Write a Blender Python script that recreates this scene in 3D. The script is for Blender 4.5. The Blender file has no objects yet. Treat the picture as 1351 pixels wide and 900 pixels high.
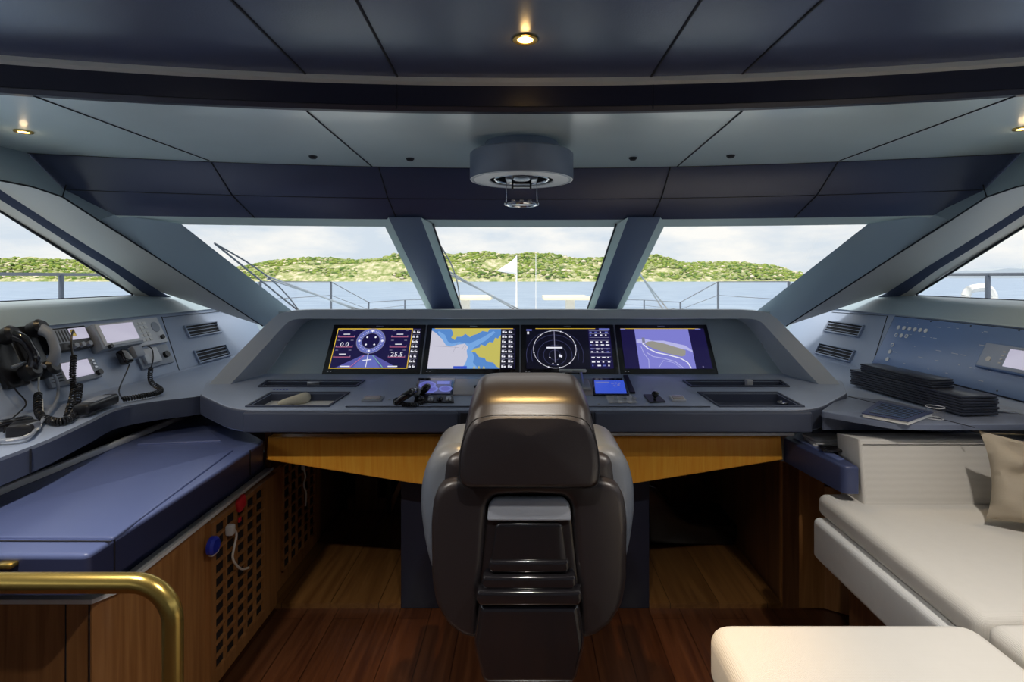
import bpy, bmesh, math, random
from mathutils import Vector, Matrix, noise
from mathutils.geometry import tessellate_polygon
random.seed(7)
PI = math.pi
SC = bpy.context.scene
COL = SC.collection
V = Vector
F, CX, CY, H = 720.0, 692.0, 366.0, 1.5     # focal length in px, principal point, eye height

def at(px, py, y): return V(((px-CX)/F*y, y, H-(py-CY)/F*y))
def onz(px, py, z): return at(px, py, (H-z)*F/(py-CY))
def onx(px, py, x): return at(px, py, x*F/(px-CX))
def hit(px, py, P0, N):
    d = V(((px-CX)/F, 1, -(py-CY)/F)); o = V((0, 0, H))
    return o + d*((P0-o).dot(N)/d.dot(N))

# ------------------------------------------------------------------ materials
def newmat(name):
    m = bpy.data.materials.new(name); m.use_nodes = True
    return m, m.node_tree, m.node_tree.nodes['Principled BSDF']
def N_(nt, t, **kw):
    n = nt.nodes.new(t)
    for k, v in kw.items(): setattr(n, k, v)
    return n
def plain(name, c, rough=.5, metal=0, spec=.5, coat=0, bump=0, bscale=200, alpha=1, var=0, vscale=6):
    m, nt, b = newmat(name)
    b.inputs['Base Color'].default_value = (*c, 1); b.inputs['Roughness'].default_value = rough
    b.inputs['Metallic'].default_value = metal; b.inputs['Specular IOR Level'].default_value = spec
    b.inputs['Coat Weight'].default_value = coat; b.inputs['Coat Roughness'].default_value = .08
    if bump or var:
        tc = N_(nt, 'ShaderNodeTexCoord')
    if bump:
        no = N_(nt, 'ShaderNodeTexNoise'); no.inputs['Scale'].default_value = bscale; no.inputs['Detail'].default_value = 4
        bp = N_(nt, 'ShaderNodeBump'); bp.inputs['Strength'].default_value = bump; bp.inputs['Distance'].default_value = .002
        nt.links.new(tc.outputs['Object'], no.inputs['Vector']); nt.links.new(no.outputs['Fac'], bp.inputs['Height'])
        nt.links.new(bp.outputs['Normal'], b.inputs['Normal'])
    if var:
        n2 = N_(nt, 'ShaderNodeTexNoise'); n2.inputs['Scale'].default_value = vscale; n2.inputs['Detail'].default_value = 3
        mx = N_(nt, 'ShaderNodeMix', data_type='RGBA')
        mx.inputs[6].default_value = (*[x*(1-var) for x in c], 1); mx.inputs[7].default_value = (*[min(1, x*(1+var)) for x in c], 1)
        nt.links.new(tc.outputs['Object'], n2.inputs['Vector']); nt.links.new(n2.outputs['Fac'], mx.inputs[0])
        nt.links.new(mx.outputs[2], b.inputs['Base Color'])
    return m
def wood(name, c1, c2, axis='z', sc=1.0, rough=.35, coat=.2, planks=None):
    m, nt, b = newmat(name)
    tc = N_(nt, 'ShaderNodeTexCoord'); mp = N_(nt, 'ShaderNodeMapping')
    s = {'x': (1.2, 22, 22), 'y': (22, 1.2, 22), 'z': (22, 22, 1.2)}[axis]
    mp.inputs['Scale'].default_value = tuple(v*sc for v in s)
    no = N_(nt, 'ShaderNodeTexNoise'); no.inputs['Scale'].default_value = 2.0; no.inputs['Detail'].default_value = 8
    no.inputs['Distortion'].default_value = .6
    cr = N_(nt, 'ShaderNodeValToRGB'); cr.color_ramp.elements[0].position = .32; cr.color_ramp.elements[1].position = .68
    cr.color_ramp.elements[0].color = (*c1, 1); cr.color_ramp.elements[1].color = (*c2, 1)
    nt.links.new(tc.outputs['Object'], mp.inputs['Vector']); nt.links.new(mp.outputs['Vector'], no.inputs['Vector'])
    nt.links.new(no.outputs['Fac'], cr.inputs['Fac'])
    out = cr.outputs['Color']
    if planks:
        br = N_(nt, 'ShaderNodeTexBrick'); mp2 = N_(nt, 'ShaderNodeMapping'); mp2.inputs['Rotation'].default_value = (0, 0, PI/2)
        br.inputs['Scale'].default_value = 1; br.inputs['Brick Width'].default_value = 1.6; br.inputs['Row Height'].default_value = planks
        br.inputs['Mortar Size'].default_value = .0015; br.inputs['Color1'].default_value = (.75, .75, .75, 1)
        br.inputs['Color2'].default_value = (1, 1, 1, 1); br.inputs['Mortar'].default_value = (.12, .1, .1, 1)
        mx = N_(nt, 'ShaderNodeMix', data_type='RGBA', blend_type='MULTIPLY'); mx.inputs[0].default_value = 1
        nt.links.new(tc.outputs['Object'], mp2.inputs['Vector']); nt.links.new(mp2.outputs['Vector'], br.inputs['Vector'])
        nt.links.new(out, mx.inputs[6]); nt.links.new(br.outputs['Color'], mx.inputs[7]); out = mx.outputs[2]
    nt.links.new(out, b.inputs['Base Color'])
    bp = N_(nt, 'ShaderNodeBump'); bp.inputs['Strength'].default_value = .08; bp.inputs['Distance'].default_value = .001
    nt.links.new(no.outputs['Fac'], bp.inputs['Height']); nt.links.new(bp.outputs['Normal'], b.inputs['Normal'])
    b.inputs['Roughness'].default_value = rough; b.inputs['Coat Weight'].default_value = coat; b.inputs['Coat Roughness'].default_value = .1
    return m
def weave(name, c, c2, sc=160, rough=.9):
    m, nt, b = newmat(name)
    tc = N_(nt, 'ShaderNodeTexCoord')
    outs = []
    for d in ('X', 'Y', 'Z'):
        w = N_(nt, 'ShaderNodeTexWave', bands_direction=d); w.inputs['Scale'].default_value = sc
        w.inputs['Distortion'].default_value = 1.2; w.inputs['Detail'].default_value = 2; w.inputs['Detail Scale'].default_value = .3
        nt.links.new(tc.outputs['Object'], w.inputs['Vector']); outs.append(w.outputs['Fac'])
    a = N_(nt, 'ShaderNodeMath', operation='ADD'); a2 = N_(nt, 'ShaderNodeMath', operation='ADD'); dv = N_(nt, 'ShaderNodeMath', operation='DIVIDE')
    dv.inputs[1].default_value = 3
    nt.links.new(outs[0], a.inputs[0]); nt.links.new(outs[1], a.inputs[1]); nt.links.new(a.outputs[0], a2.inputs[0])
    nt.links.new(outs[2], a2.inputs[1]); nt.links.new(a2.outputs[0], dv.inputs[0])
    mx = N_(nt, 'ShaderNodeMix', data_type='RGBA'); mx.inputs[6].default_value = (*c2, 1); mx.inputs[7].default_value = (*c, 1)
    nt.links.new(dv.outputs[0], mx.inputs[0]); nt.links.new(mx.outputs[2], b.inputs['Base Color'])
    bp = N_(nt, 'ShaderNodeBump'); bp.inputs['Strength'].default_value = .35; bp.inputs['Distance'].default_value = .0015
    nt.links.new(dv.outputs[0], bp.inputs['Height']); nt.links.new(bp.outputs['Normal'], b.inputs['Normal'])
    b.inputs['Roughness'].default_value = rough; b.inputs['Specular IOR Level'].default_value = .2
    return m
def emit(name, c, s=1.0):
    m, nt, b = newmat(name)
    b.inputs['Base Color'].default_value = (.01, .01, .012, 1); b.inputs['Roughness'].default_value = .25
    b.inputs['Emission Color'].default_value = (*c, 1); b.inputs['Emission Strength'].default_value = s if s > 2 else s*.8
    return m
def glassm(name, refl=.06, tint=(1, 1, 1)):
    m = bpy.data.materials.new(name); m.use_nodes = True; nt = m.node_tree; nt.nodes.clear()
    o = N_(nt, 'ShaderNodeOutputMaterial'); t = N_(nt, 'ShaderNodeBsdfTransparent'); g = N_(nt, 'ShaderNodeBsdfGlossy')
    t.inputs['Color'].default_value = (*tint, 1); g.inputs['Roughness'].default_value = .02
    x = N_(nt, 'ShaderNodeMixShader'); lw = N_(nt, 'ShaderNodeLayerWeight'); lw.inputs[0].default_value = .5
    pw = N_(nt, 'ShaderNodeMath', operation='POWER'); pw.inputs[1].default_value = 5; ad = N_(nt, 'ShaderNodeMath', operation='MULTIPLY_ADD'); ad.inputs[1].default_value = .5; ad.inputs[2].default_value = .02
    nt.links.new(lw.outputs['Facing'], pw.inputs[0]); nt.links.new(pw.outputs[0], ad.inputs[0]); nt.links.new(ad.outputs[0], x.inputs[0]); nt.links.new(t.outputs[0], x.inputs[1]); nt.links.new(g.outputs[0], x.inputs[2])
    nt.links.new(x.outputs[0], o.inputs['Surface'])
    return m

M = {}
M['leather'] = plain('blue_grey_leather', (.385, .455, .60), .38, spec=.5, bump=.12, bscale=500)
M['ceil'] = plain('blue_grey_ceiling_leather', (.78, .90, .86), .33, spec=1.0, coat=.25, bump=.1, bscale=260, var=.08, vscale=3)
M['ceil_dark'] = plain('shade_dark_leather', (.05, .065, .13), .27, spec=.9, bump=.15, bscale=180)  # soffit is the forward ceiling's leather, its shade painted into this darker colour
M['navy'] = plain('navy_leather', (.05, .065, .15), .38, spec=.5, bump=.12, bscale=400)
M['bench'] = plain('bench_blue_leather', (.12, .155, .33), .33, spec=.55, bump=.12, bscale=400)
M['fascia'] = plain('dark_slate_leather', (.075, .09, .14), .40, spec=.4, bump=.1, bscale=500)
M['frame'] = plain('slate_green_frame', (.40, .50, .56), .4, spec=.5, bump=.06, bscale=400)
M['beige'] = plain('beige_reveal_paint', (.58, .56, .51), .45)
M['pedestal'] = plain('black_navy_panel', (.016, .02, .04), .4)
M['beam_dark'] = plain('near_black_leather', (.022, .022, .04), .35, spec=.5, bump=.15, bscale=180)
M['drum'] = plain('drum_grey_leather', (.20, .24, .31), .35, spec=.6)
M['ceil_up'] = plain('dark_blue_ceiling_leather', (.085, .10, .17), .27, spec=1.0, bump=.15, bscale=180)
M['reveal'] = plain('daylit_pale_reveal', (.62, .72, .68), .4)  # reveals painted paler, the outside light on them put into the colour
M['hoodm'] = plain('light_slate_leather', (.48, .54, .62), .38, spec=.5, bump=.1, bscale=500)
M['skirt'] = plain('shaded_bench_leather_edge', (.035, .042, .10), .36, spec=.6, bump=.1, bscale=400)  # bench leather darkened for the table sides, shade put into the colour
M['board'] = plain('blue_black_board', (.035, .04, .06), .28, spec=.7)
M['wingtop'] = plain('mid_slate_leather', (.17, .20, .28), .36, spec=.5, bump=.1, bscale=500)
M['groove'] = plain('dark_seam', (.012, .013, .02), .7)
M['black'] = plain('black_plastic', (.012, .012, .015), .35)
M['blackgloss'] = plain('glossy_black_plastic', (.012, .011, .013), .12, coat=.6)
M['grayplastic'] = plain('grey_plastic', (.33, .36, .42), .4)
M['lightplastic'] = plain('pale_grey_plastic', (.66, .67, .70), .35)
M['white'] = plain('white_paint', (.75, .75, .74), .35)
M['chrome'] = plain('chrome', (.75, .76, .78), .12, metal=1)
M['silver'] = plain('satin_silver', (.5, .52, .56), .3, metal=.8)
M['chair'] = plain('brown_black_leather', (.018, .015, .017), .34, spec=.7, bump=.12, bscale=350)
M['chairwing'] = plain('grey_leather_bolster', (.115, .135, .17), .34, spec=.6, bump=.1, bscale=350)
M['stitch'] = plain('dark_stitching', (.015, .015, .018), .6)
M['brass'] = plain('brushed_brass', (.62, .44, .12), .26, metal=.9)
M['woodor'] = wood('honey_varnished_wood', (.92, .36, .03), (1.0, .50, .06), 'z', 2.2, .42, .1)
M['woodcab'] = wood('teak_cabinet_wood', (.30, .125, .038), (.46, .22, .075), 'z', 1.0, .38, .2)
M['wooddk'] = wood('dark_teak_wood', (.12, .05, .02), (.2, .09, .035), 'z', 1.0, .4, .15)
M['woodfl'] = wood('teak_floor', (.055, .018, .008), (.11, .04, .016), 'y', .9, .3, .3, planks=.14)
M['woodpl'] = wood('teak_footwell_floor', (.13, .055, .016), (.21, .10, .03), 'y', .8, .3, .3, planks=.22)
M['fabric'] = weave('cream_woven_fabric', (.74, .71, .66), (.64, .61, .56), 110)
M['fabric2'] = weave('pale_ribbed_fabric', (.82, .82, .80), (.60, .60, .60), 100)
M['pillow'] = plain('taupe_cotton', (.40, .34, .26), .85, spec=.2, bump=.3, bscale=300)
M['paper'] = plain('paper', (.8, .8, .78), .7)
M['creamcloth'] = plain('cream_cloth', (.75, .7, .55), .8, bump=.3, bscale=120)
M['red'] = plain('red_plastic', (.7, .03, .04), .4)
M['blue'] = plain('blue_plastic', (.02, .04, .5), .35)
M['whitecord'] = plain('white_cable', (.8, .78, .72), .5)
M['deck'] = plain('white_gelcoat', (.78, .79, .78), .3)
M['table'] = plain('cream_table_top', (.85, .78, .6), .4)
M['steel'] = plain('dark_rail_steel', (.12, .14, .18), .3, metal=.3)
M['trunk'] = plain('flag_white', (.85, .87, .9), .7)
M['pinkpanel'] = plain('pale_satin_console_top', (.5, .44, .43), .25)
M['panelblue'] = plain('steel_blue_panel', (.16, .26, .5), .3, spec=.6)
M['glass'] = glassm('window_glass')
M['e_black'] = emit('screen_black', (.004, .004, .012), 1)
M['e_navy'] = emit('screen_navy', (.010, .007, .055), 1)
M['e_purple'] = emit('screen_violet', (.10, .10, .38), 1)
M['e_ring'] = emit('screen_ring_blue', (.13, .155, .50), 1)
M['e_white'] = emit('screen_white', (.85, .85, .95), 1)
M['e_grey'] = emit('screen_grey', (.22, .22, .32), 1)
M['e_dim'] = emit('screen_dim', (.06, .065, .16), 1)
M['e_yellow'] = emit('screen_yellow', (.75, .5, .05), 1)
M['e_pink'] = emit('screen_pink', (.6, .18, .3), 1)
M['e_green'] = emit('screen_green', (.2, .55, .35), 1)
M['e_land'] = emit('chart_land', (.58, .52, .12), 1)
M['e_water'] = emit('chart_shallow_blue', (.10, .26, .62), 1)
M['e_water2'] = emit('chart_mid_blue', (.19, .4, .78), 1)
M['e_deep'] = emit('chart_deep_white', (.62, .61, .72), 1)
M['e_blue'] = emit('screen_blue', (.04, .09, .6), 1)
M['e_cam'] = emit('camera_water', (.22, .22, .66), 1)
M['e_cam2'] = emit('camera_foam', (.5, .5, .85), 1)
M['e_camdeck'] = emit('camera_deck', (.32, .31, .27), 1)
M['e_lcd'] = emit('pale_lcd', (.5, .48, .6), 1)
M['e_lamp'] = emit('warm_lamp', (1.0, .62, .18), 14)

# ------------------------------------------------------------------ mesh builder
def rnd(poly, r, seg=5):
    """fillet the corners of a closed 2D polygon; r number or list"""
    n = len(poly); out = []
    for i in range(n):
        p0, p, p1 = V(poly[i-1]), V(poly[i]), V(poly[(i+1) % n])
        ri = r[i] if isinstance(r, (list, tuple)) else r
        a = (p0-p); b = (p1-p); la, lb = a.length, b.length
        if ri <= 0 or la < 1e-9 or lb < 1e-9: out.append(p); continue
        t = min(ri, la*.48, lb*.48); A = p+a*(t/la); B = p+b*(t/lb)
        for k in range(seg+1):
            s = k/seg; out.append(A*(1-s)**2+p*2*s*(1-s)+B*s*s)
    return out
def inset(poly, d):
    n = len(poly); out = []
    area = sum(poly[i][0]*poly[(i+1) % n][1]-poly[(i+1) % n][0]*poly[i][1] for i in range(n))
    sg = 1 if area > 0 else -1
    for i in range(n):
        p0, p, p1 = V(poly[i-1]), V(poly[i]), V(poly[(i+1) % n])
        e0 = (p-p0); e1 = (p1-p)
        if e0.length < 1e-9: e0 = e1
        if e1.length < 1e-9: e1 = e0
        e0 = e0.normalized(); e1 = e1.normalized()
        n0 = V((-e0.y, e0.x)); n1 = V((-e1.y, e1.x)); nn = n0+n1
        if nn.length < 1e-6: nn = n0
        nn.normalize(); k = 1/max(.5, nn.dot(n0))
        out.append(p+nn*(d*sg*k))
    # collapse edges that turned over (fillets tighter than the inset) onto the crossing of their neighbours
    P = [V(p) for p in poly]
    flip = [((out[(i+1) % n]-out[i]).dot(P[(i+1) % n]-P[i])) <= 1e-12 for i in range(n)]
    if any(flip) and not all(flip):
        st = next(i for i in range(n) if not flip[i]); i = 0; src = [V(q) for q in out]
        while i < n:
            if not flip[(st+i) % n]: i += 1; continue
            j = i
            while flip[(st+j) % n] and j < n+i: j += 1
            a = (st+i-1) % n; c = (st+j) % n
            pa, da = src[a], P[(a+1) % n]-P[a]; pc, dc = src[c], P[(c+1) % n]-P[c]
            den = da.x*dc.y-da.y*dc.x; mid = (src[(st+i) % n]+src[c])/2; X = mid
            if abs(den) > 1e-9*max(da.length*dc.length, 1e-12):
                X = pa+da*(((pc.x-pa.x)*dc.y-(pc.y-pa.y)*dc.x)/den)
                if (X-mid).length > 3*d: X = mid
            for q in range(i, j+1): out[(st+q) % n] = V(X)
            i = j
    return out

class MB:
    def __init__(s): s.bm = bmesh.new(); s.mats = []; s.cur = 0
    def mat(s, m):
        if isinstance(m, str): m = M[m]
        if m not in s.mats: s.mats.append(m)
        s.cur = s.mats.index(m); return s
    def face(s, pts):
        try:
            f = s.bm.faces.new([s.bm.verts.new(p) for p in pts]); f.material_index = s.cur; return f
        except ValueError: return None
    def loops(s, rings, closed=True, cap0=True, cap1=True, wrap=False):
        vs = [[s.bm.verts.new(p) for p in r] for r in rings]
        n = len(vs[0])
        def q(a, b):
            for i in range(n if closed else n-1):
                j = (i+1) % n
                try:
                    f = s.bm.faces.new([a[i], a[j], b[j], b[i]]); f.material_index = s.cur
                except ValueError: pass
        for a, b in zip(vs, vs[1:]): q(a, b)
        if wrap: q(vs[-1], vs[0])
        elif closed:
            for c, r in ((cap0, vs[0]), (cap1, vs[-1])):
                if c and len(r) > 8:
                    keep = [r[0]]
                    for v in r[1:]:
                        if (v.co-keep[-1].co).length > 2e-5: keep.append(v)
                    if (keep[0].co-keep[-1].co).length < 2e-5: keep.pop()
                    for tri in tessellate_polygon([[v.co for v in keep]]):
                        try: f = s.bm.faces.new([keep[k] for k in tri]); f.material_index = s.cur
                        except ValueError: pass
                elif c:
                    try: f = s.bm.faces.new(r); f.material_index = s.cur
                    except ValueError: pass
        return s
    def box(s, c, sz, bev=0, seg=2, rot=None, axes=None):
        hx, hy, hz = sz[0]/2, sz[1]/2, sz[2]/2
        b = min(bev, hx*.95, hy*.95, hz*.95)
        tmp = bmesh.new(); bmesh.ops.create_cube(tmp, size=1)
        for v in tmp.verts: v.co = V((v.co.x*sz[0], v.co.y*sz[1], v.co.z*sz[2]))
        if b > 0: bmesh.ops.bevel(tmp, geom=tmp.edges[:], offset=b, segments=seg, affect='EDGES', profile=.5)
        R = rot.to_matrix() if rot is not None and hasattr(rot, 'to_matrix') else (rot if rot is not None else Matrix.Identity(3))
        if axes: R = Matrix(axes).transposed()
        mp = {}
        for v in tmp.verts: mp[v] = s.bm.verts.new(R @ v.co + V(c))
        for f in tmp.faces:
            nf = s.bm.faces.new([mp[v] for v in f.verts]); nf.material_index = s.cur
        tmp.free(); return s
    def bar(s, a, b, w, h=None):
        a, b = V(a), V(b); d = (b-a); L = d.length; d.normalize()
        up = V((0, 0, 1)) if abs(d.z) < .95 else V((0, 1, 0))
        x = d.cross(up).normalized(); z = x.cross(d)
        return s.box((a+b)/2, (w, L, h or w), axes=[x, d, z])
    def prism(s, poly, O, U, W, d0, d1, bev=0, seg=4, bback=False):
        """poly 2D in frame O,U,W; extruded along N=U x W from d0 to d1, the d1 rim rounded"""
        U, W, O = V(U), V(W), V(O); Nn = U.cross(W).normalized()
        sgn = 1 if d1 > d0 else -1
        def ring(pp, d): return [O+U*p[0]+W*p[1]+Nn*d for p in pp]
        rings = []
        if bback and bev:
            for k in range(seg+1):
                a = PI/2*(1-k/seg); rings.append(ring(inset(poly, bev*(1-math.cos(a))), d0+sgn*bev*(1-math.sin(a))))
        else: rings.append(ring(poly, d0))
        if bev:
            for k in range(seg+1):
                a = PI/2*k/seg; rings.append(ring(inset(poly, bev*(1-math.cos(a))), d1-sgn*bev*(1-math.sin(a))))
        else: rings.append(ring(poly, d1))
        return s.loops(rings)
    def tube(s, path, r, seg=8, closed=False, cap=True):
        pts = [V(p) for p in path]; n = len(pts); rings = []
        prev = None
        for i, p in enumerate(pts):
            if closed: t = pts[(i+1) % n]-pts[i-1]
            else: t = pts[min(i+1, n-1)]-pts[max(i-1, 0)]
            t.normalize()
            if prev is None:
                a = V((0, 0, 1)) if abs(t.z) < .9 else V((1, 0, 0)); x = t.cross(a).normalized()
            else:
                x = prev-t*prev.dot(t); x = x.normalized() if x.length > 1e-6 else prev
            prev = x; y = t.cross(x)
            rr = r[i] if isinstance(r, (list, tuple)) else r
            rings.append([p+x*(math.cos(2*PI*k/seg)*rr)+y*(math.sin(2*PI*k/seg)*rr) for k in range(seg)])
        return s.loops(rings, cap0=cap, cap1=cap, wrap=closed)
    def lathe(s, prof, O, seg=32, axis=(0, 0, 1), cap0=True, cap1=True):
        """prof: list of (r, h) along axis from O"""
        ax = V(axis).normalized(); a = V((1, 0, 0)) if abs(ax.x) < .9 else V((0, 1, 0))
        x = ax.cross(a).normalized(); y = ax.cross(x); O = V(O)
        rings = [[O+ax*h+x*(math.cos(2*PI*k/seg)*r)+y*(math.sin(2*PI*k/seg)*r) for k in range(seg)] for r, h in prof]
        return s.loops(rings, cap0=cap0, cap1=cap1)
    def build(s, name, parent=None, smooth=40, solid=False):
        bmesh.ops.remove_doubles(s.bm, verts=s.bm.verts, dist=1e-5)
        bmesh.ops.recalc_face_normals(s.bm, faces=s.bm.faces)
        if smooth:
            for f in s.bm.faces: f.smooth = True
            lim = math.radians(smooth)
            for e in s.bm.edges:
                if len(e.link_faces) == 2 and e.calc_face_angle(0) > lim: e.smooth = False
        if parent is not None:
            off = V(wloc(parent))
            for v in s.bm.verts: v.co -= off
        me = bpy.data.meshes.new(name); s.bm.to_mesh(me); s.bm.free()
        for m in s.mats: me.materials.append(m)
        o = bpy.data.objects.new(name, me); COL.objects.link(o)
        if parent is not None: o.parent = parent
        return o
def wloc(o):
    l = V(o.location)
    while o.parent: o = o.parent; l += V(o.location)
    return l
def tag(o, label=None, cat=None, group=None, kind=None):
    if label: o['label'] = label
    if cat: o['category'] = cat
    if group: o['group'] = group
    if kind: o['kind'] = kind
    return o
def thing(name, loc, label, cat, group=None):
    o = bpy.data.objects.new(name, None); o.location = loc; o.empty_display_size = .05; COL.objects.link(o)
    return tag(o, label, cat, group)
def mb(mat): return MB().mat(mat)
def struct(b, name, **k): return tag(b.build(name, **k), kind='structure')
def sheet(rows, thick=0, mat='frame', b=None):
    """grid surface from rows of points"""
    b = b or MB(); b.mat(mat)
    b.loops(rows, closed=False); return b
def mirror_rows(rows): return [[V((-p[0], p[1], p[2])) for p in r] for r in rows]
def smoothpath(pts, n=6):
    pts = [V(p) for p in pts]; out = []
    for i in range(len(pts)-1):
        p0 = pts[max(i-1, 0)]; p1 = pts[i]; p2 = pts[i+1]; p3 = pts[min(i+2, len(pts)-1)]
        for k in range(n):
            t = k/n
            out.append(.5*((2*p1)+(p2-p0)*t+(2*p0-5*p1+4*p2-p3)*t*t+(3*p1-p0-3*p2+p3)*t**3))
    out.append(pts[-1]); return out
def coil(path, R, r, turns, seg=5):
    """a coiled cable following a path"""
    P = smoothpath(path, 12); n = len(P); out = []
    tot = turns*9
    for i in range(tot+1):
        f = i/tot*(n-1); k = min(int(f), n-2); p = P[k].lerp(P[k+1], f-k); t = (P[k+1]-P[k]).normalized()
        a = V((0, 0, 1)) if abs(t.z) < .9 else V((1, 0, 0)); x = t.cross(a).normalized(); y = t.cross(x)
        an = 2*PI*i/9; out.append(p+x*math.cos(an)*R+y*math.sin(an)*R)
    return out
def add_text(b, s, size, O, U, W, d=.0006, align='CENTER'):
    cu = bpy.data.curves.new('t', 'FONT'); cu.body = s; cu.size = size; cu.align_x = align; cu.align_y = 'CENTER'; cu.resolution_u = 2
    o = bpy.data.objects.new('t', cu); COL.objects.link(o)
    dg = bpy.context.evaluated_depsgraph_get(); me = bpy.data.meshes.new_from_object(o.evaluated_get(dg))
    U, W, O = V(U), V(W), V(O); Nn = U.cross(W).normalized()
    vs = [b.bm.verts.new(O+U*v.co.x+W*v.co.y+Nn*d) for v in me.vertices]
    for p in me.polygons:
        try: f = b.bm.faces.new([vs[i] for i in p.vertices]); f.material_index = b.cur
        except ValueError: pass
    bpy.data.objects.remove(o); bpy.data.curves.remove(cu); bpy.data.meshes.remove(me)

# ================================================================== SETTING
mb('woodfl').box((0, .8, -.03), (4.8, 6.9, .06)).build('floor')['kind'] = 'structure'

ZC = 2.05            # forward ceiling
def ys(x): return 2.75-.07*x*x           # top of the front soffit
def yb(x): return 2.85-.052*x*x          # foot of the front soffit
def yw(x): return 2.92-.052*x*x          # head of the windscreen
def ybm(x): return 1.81-.078*x*x         # aft beam
XS = [-2.3+4.6*i/22 for i in range(23)]
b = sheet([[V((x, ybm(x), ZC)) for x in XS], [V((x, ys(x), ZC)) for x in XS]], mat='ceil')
b.loops([[V((x, ybm(x), ZC+.08)) for x in XS], [V((x, ys(x)+.3, ZC+.08)) for x in XS]], closed=False)
struct(b, 'ceiling')
XB = [-2.06+4.12*i/22 for i in range(23)]
def blend(i, a, c): return a
rows = [[V((XS[i], ys(XS[i]), ZC)) for i in range(23)],
        [V((XS[i]*.955, 2.80-.063*XS[i]**2, 1.90)) for i in range(23)],
        [V((XB[i], yb(XB[i]), 1.80)) for i in range(23)]]
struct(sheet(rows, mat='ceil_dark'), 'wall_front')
rows = [[V((x, yb(x), 1.80)) for x in XB], [V((x, yw(x), 1.768)) for x in XB], [V((x, yw(x)+.05, 1.80)) for x in XB]]
struct(sheet(rows, mat='reveal'), 'trim_1')
# seams of the forward ceiling and soffit
b = mb('groove')
for s in (-1, 1):
    for (p, q) in (((692+s*287, 147), (692+s*200, 221)), ((692+s*647, 127), (692+s*416, 212))):
        A = onz(*p, ZC-.0015); B = onz(*q, ZC-.0015); b.bar(A, B, .005, .003)
    for xx, x2 in ((s*.725, s*.66), (s*1.49, s*1.36)):
        pts = [V((xx, ys(xx)-.003, ZC)), V(((xx+x2)/2, 2.80-.063*xx*xx-.004, 1.90)), V((x2, yb(x2)-.003, 1.80))]
        b.tube(pts, .003, 4)
b.tube([V((x*.955, 2.80-.063*x*x-.001, 1.90)) for x in XS], .0015, 4)
b.tube([V((x, ys(x)-.001, ZC)) for x in XS], .003, 4)
struct(b, 'trim_2')
# aft beam (curved), its reveal, and the upper ceiling behind it
XBm = [-2.3+4.6*i/24 for i in range(25)]
rows = [[V((x, ybm(x)+.03, ZC)) for x in XBm], [V((x, ybm(x)-.0, ZC-.002)) for x in XBm], [V((x, ybm(x)-.012, ZC+.01)) for x in XBm],
        [V((x, ybm(x)-.012, 2.130)) for x in XBm]]
struct(sheet(rows, mat='beam_dark'), 'trim_3')
rows = [[V((x, ybm(x)-.012, 2.130)) for x in XBm], [V((x, ybm(x)-.03, 2.136)) for x in XBm], [V((x, ybm(x)-.032, 2.152)) for x in XBm]]
struct(sheet(rows, mat='beige'), 'trim_4')
rows = [[V((x, ybm(x)-.03, 2.150)) for x in XBm], [V((x, ybm(x)-.3, 2.150)) for x in XBm], [V((x, -2.6, 2.150)) for x in XBm]]
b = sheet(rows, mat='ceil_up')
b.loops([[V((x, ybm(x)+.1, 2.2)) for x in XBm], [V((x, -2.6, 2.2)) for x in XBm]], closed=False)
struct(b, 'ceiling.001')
b = mb('groove')
for p, q in (((470, 0), (525, 103)), ((305, 0), (408, 103)), ((925, 0), (858, 103)), ((1085, 0), (978, 99))):
    A = onz(*p, 2.1485); B = onz(*q, 2.1485); D = (A-B).normalized(); b.bar(A+D*.8, B, .006, .003)
for px in (525, 860):
    x = (px-CX)/F*1.8; b.box((x, ybm(x)-.013, 2.09), (.004, .003, .08))
b.tube([V((x, ybm(x)-.012, ZC+.012)) for x in XBm], .002, 4)
struct(b, 'trim_5')

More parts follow.
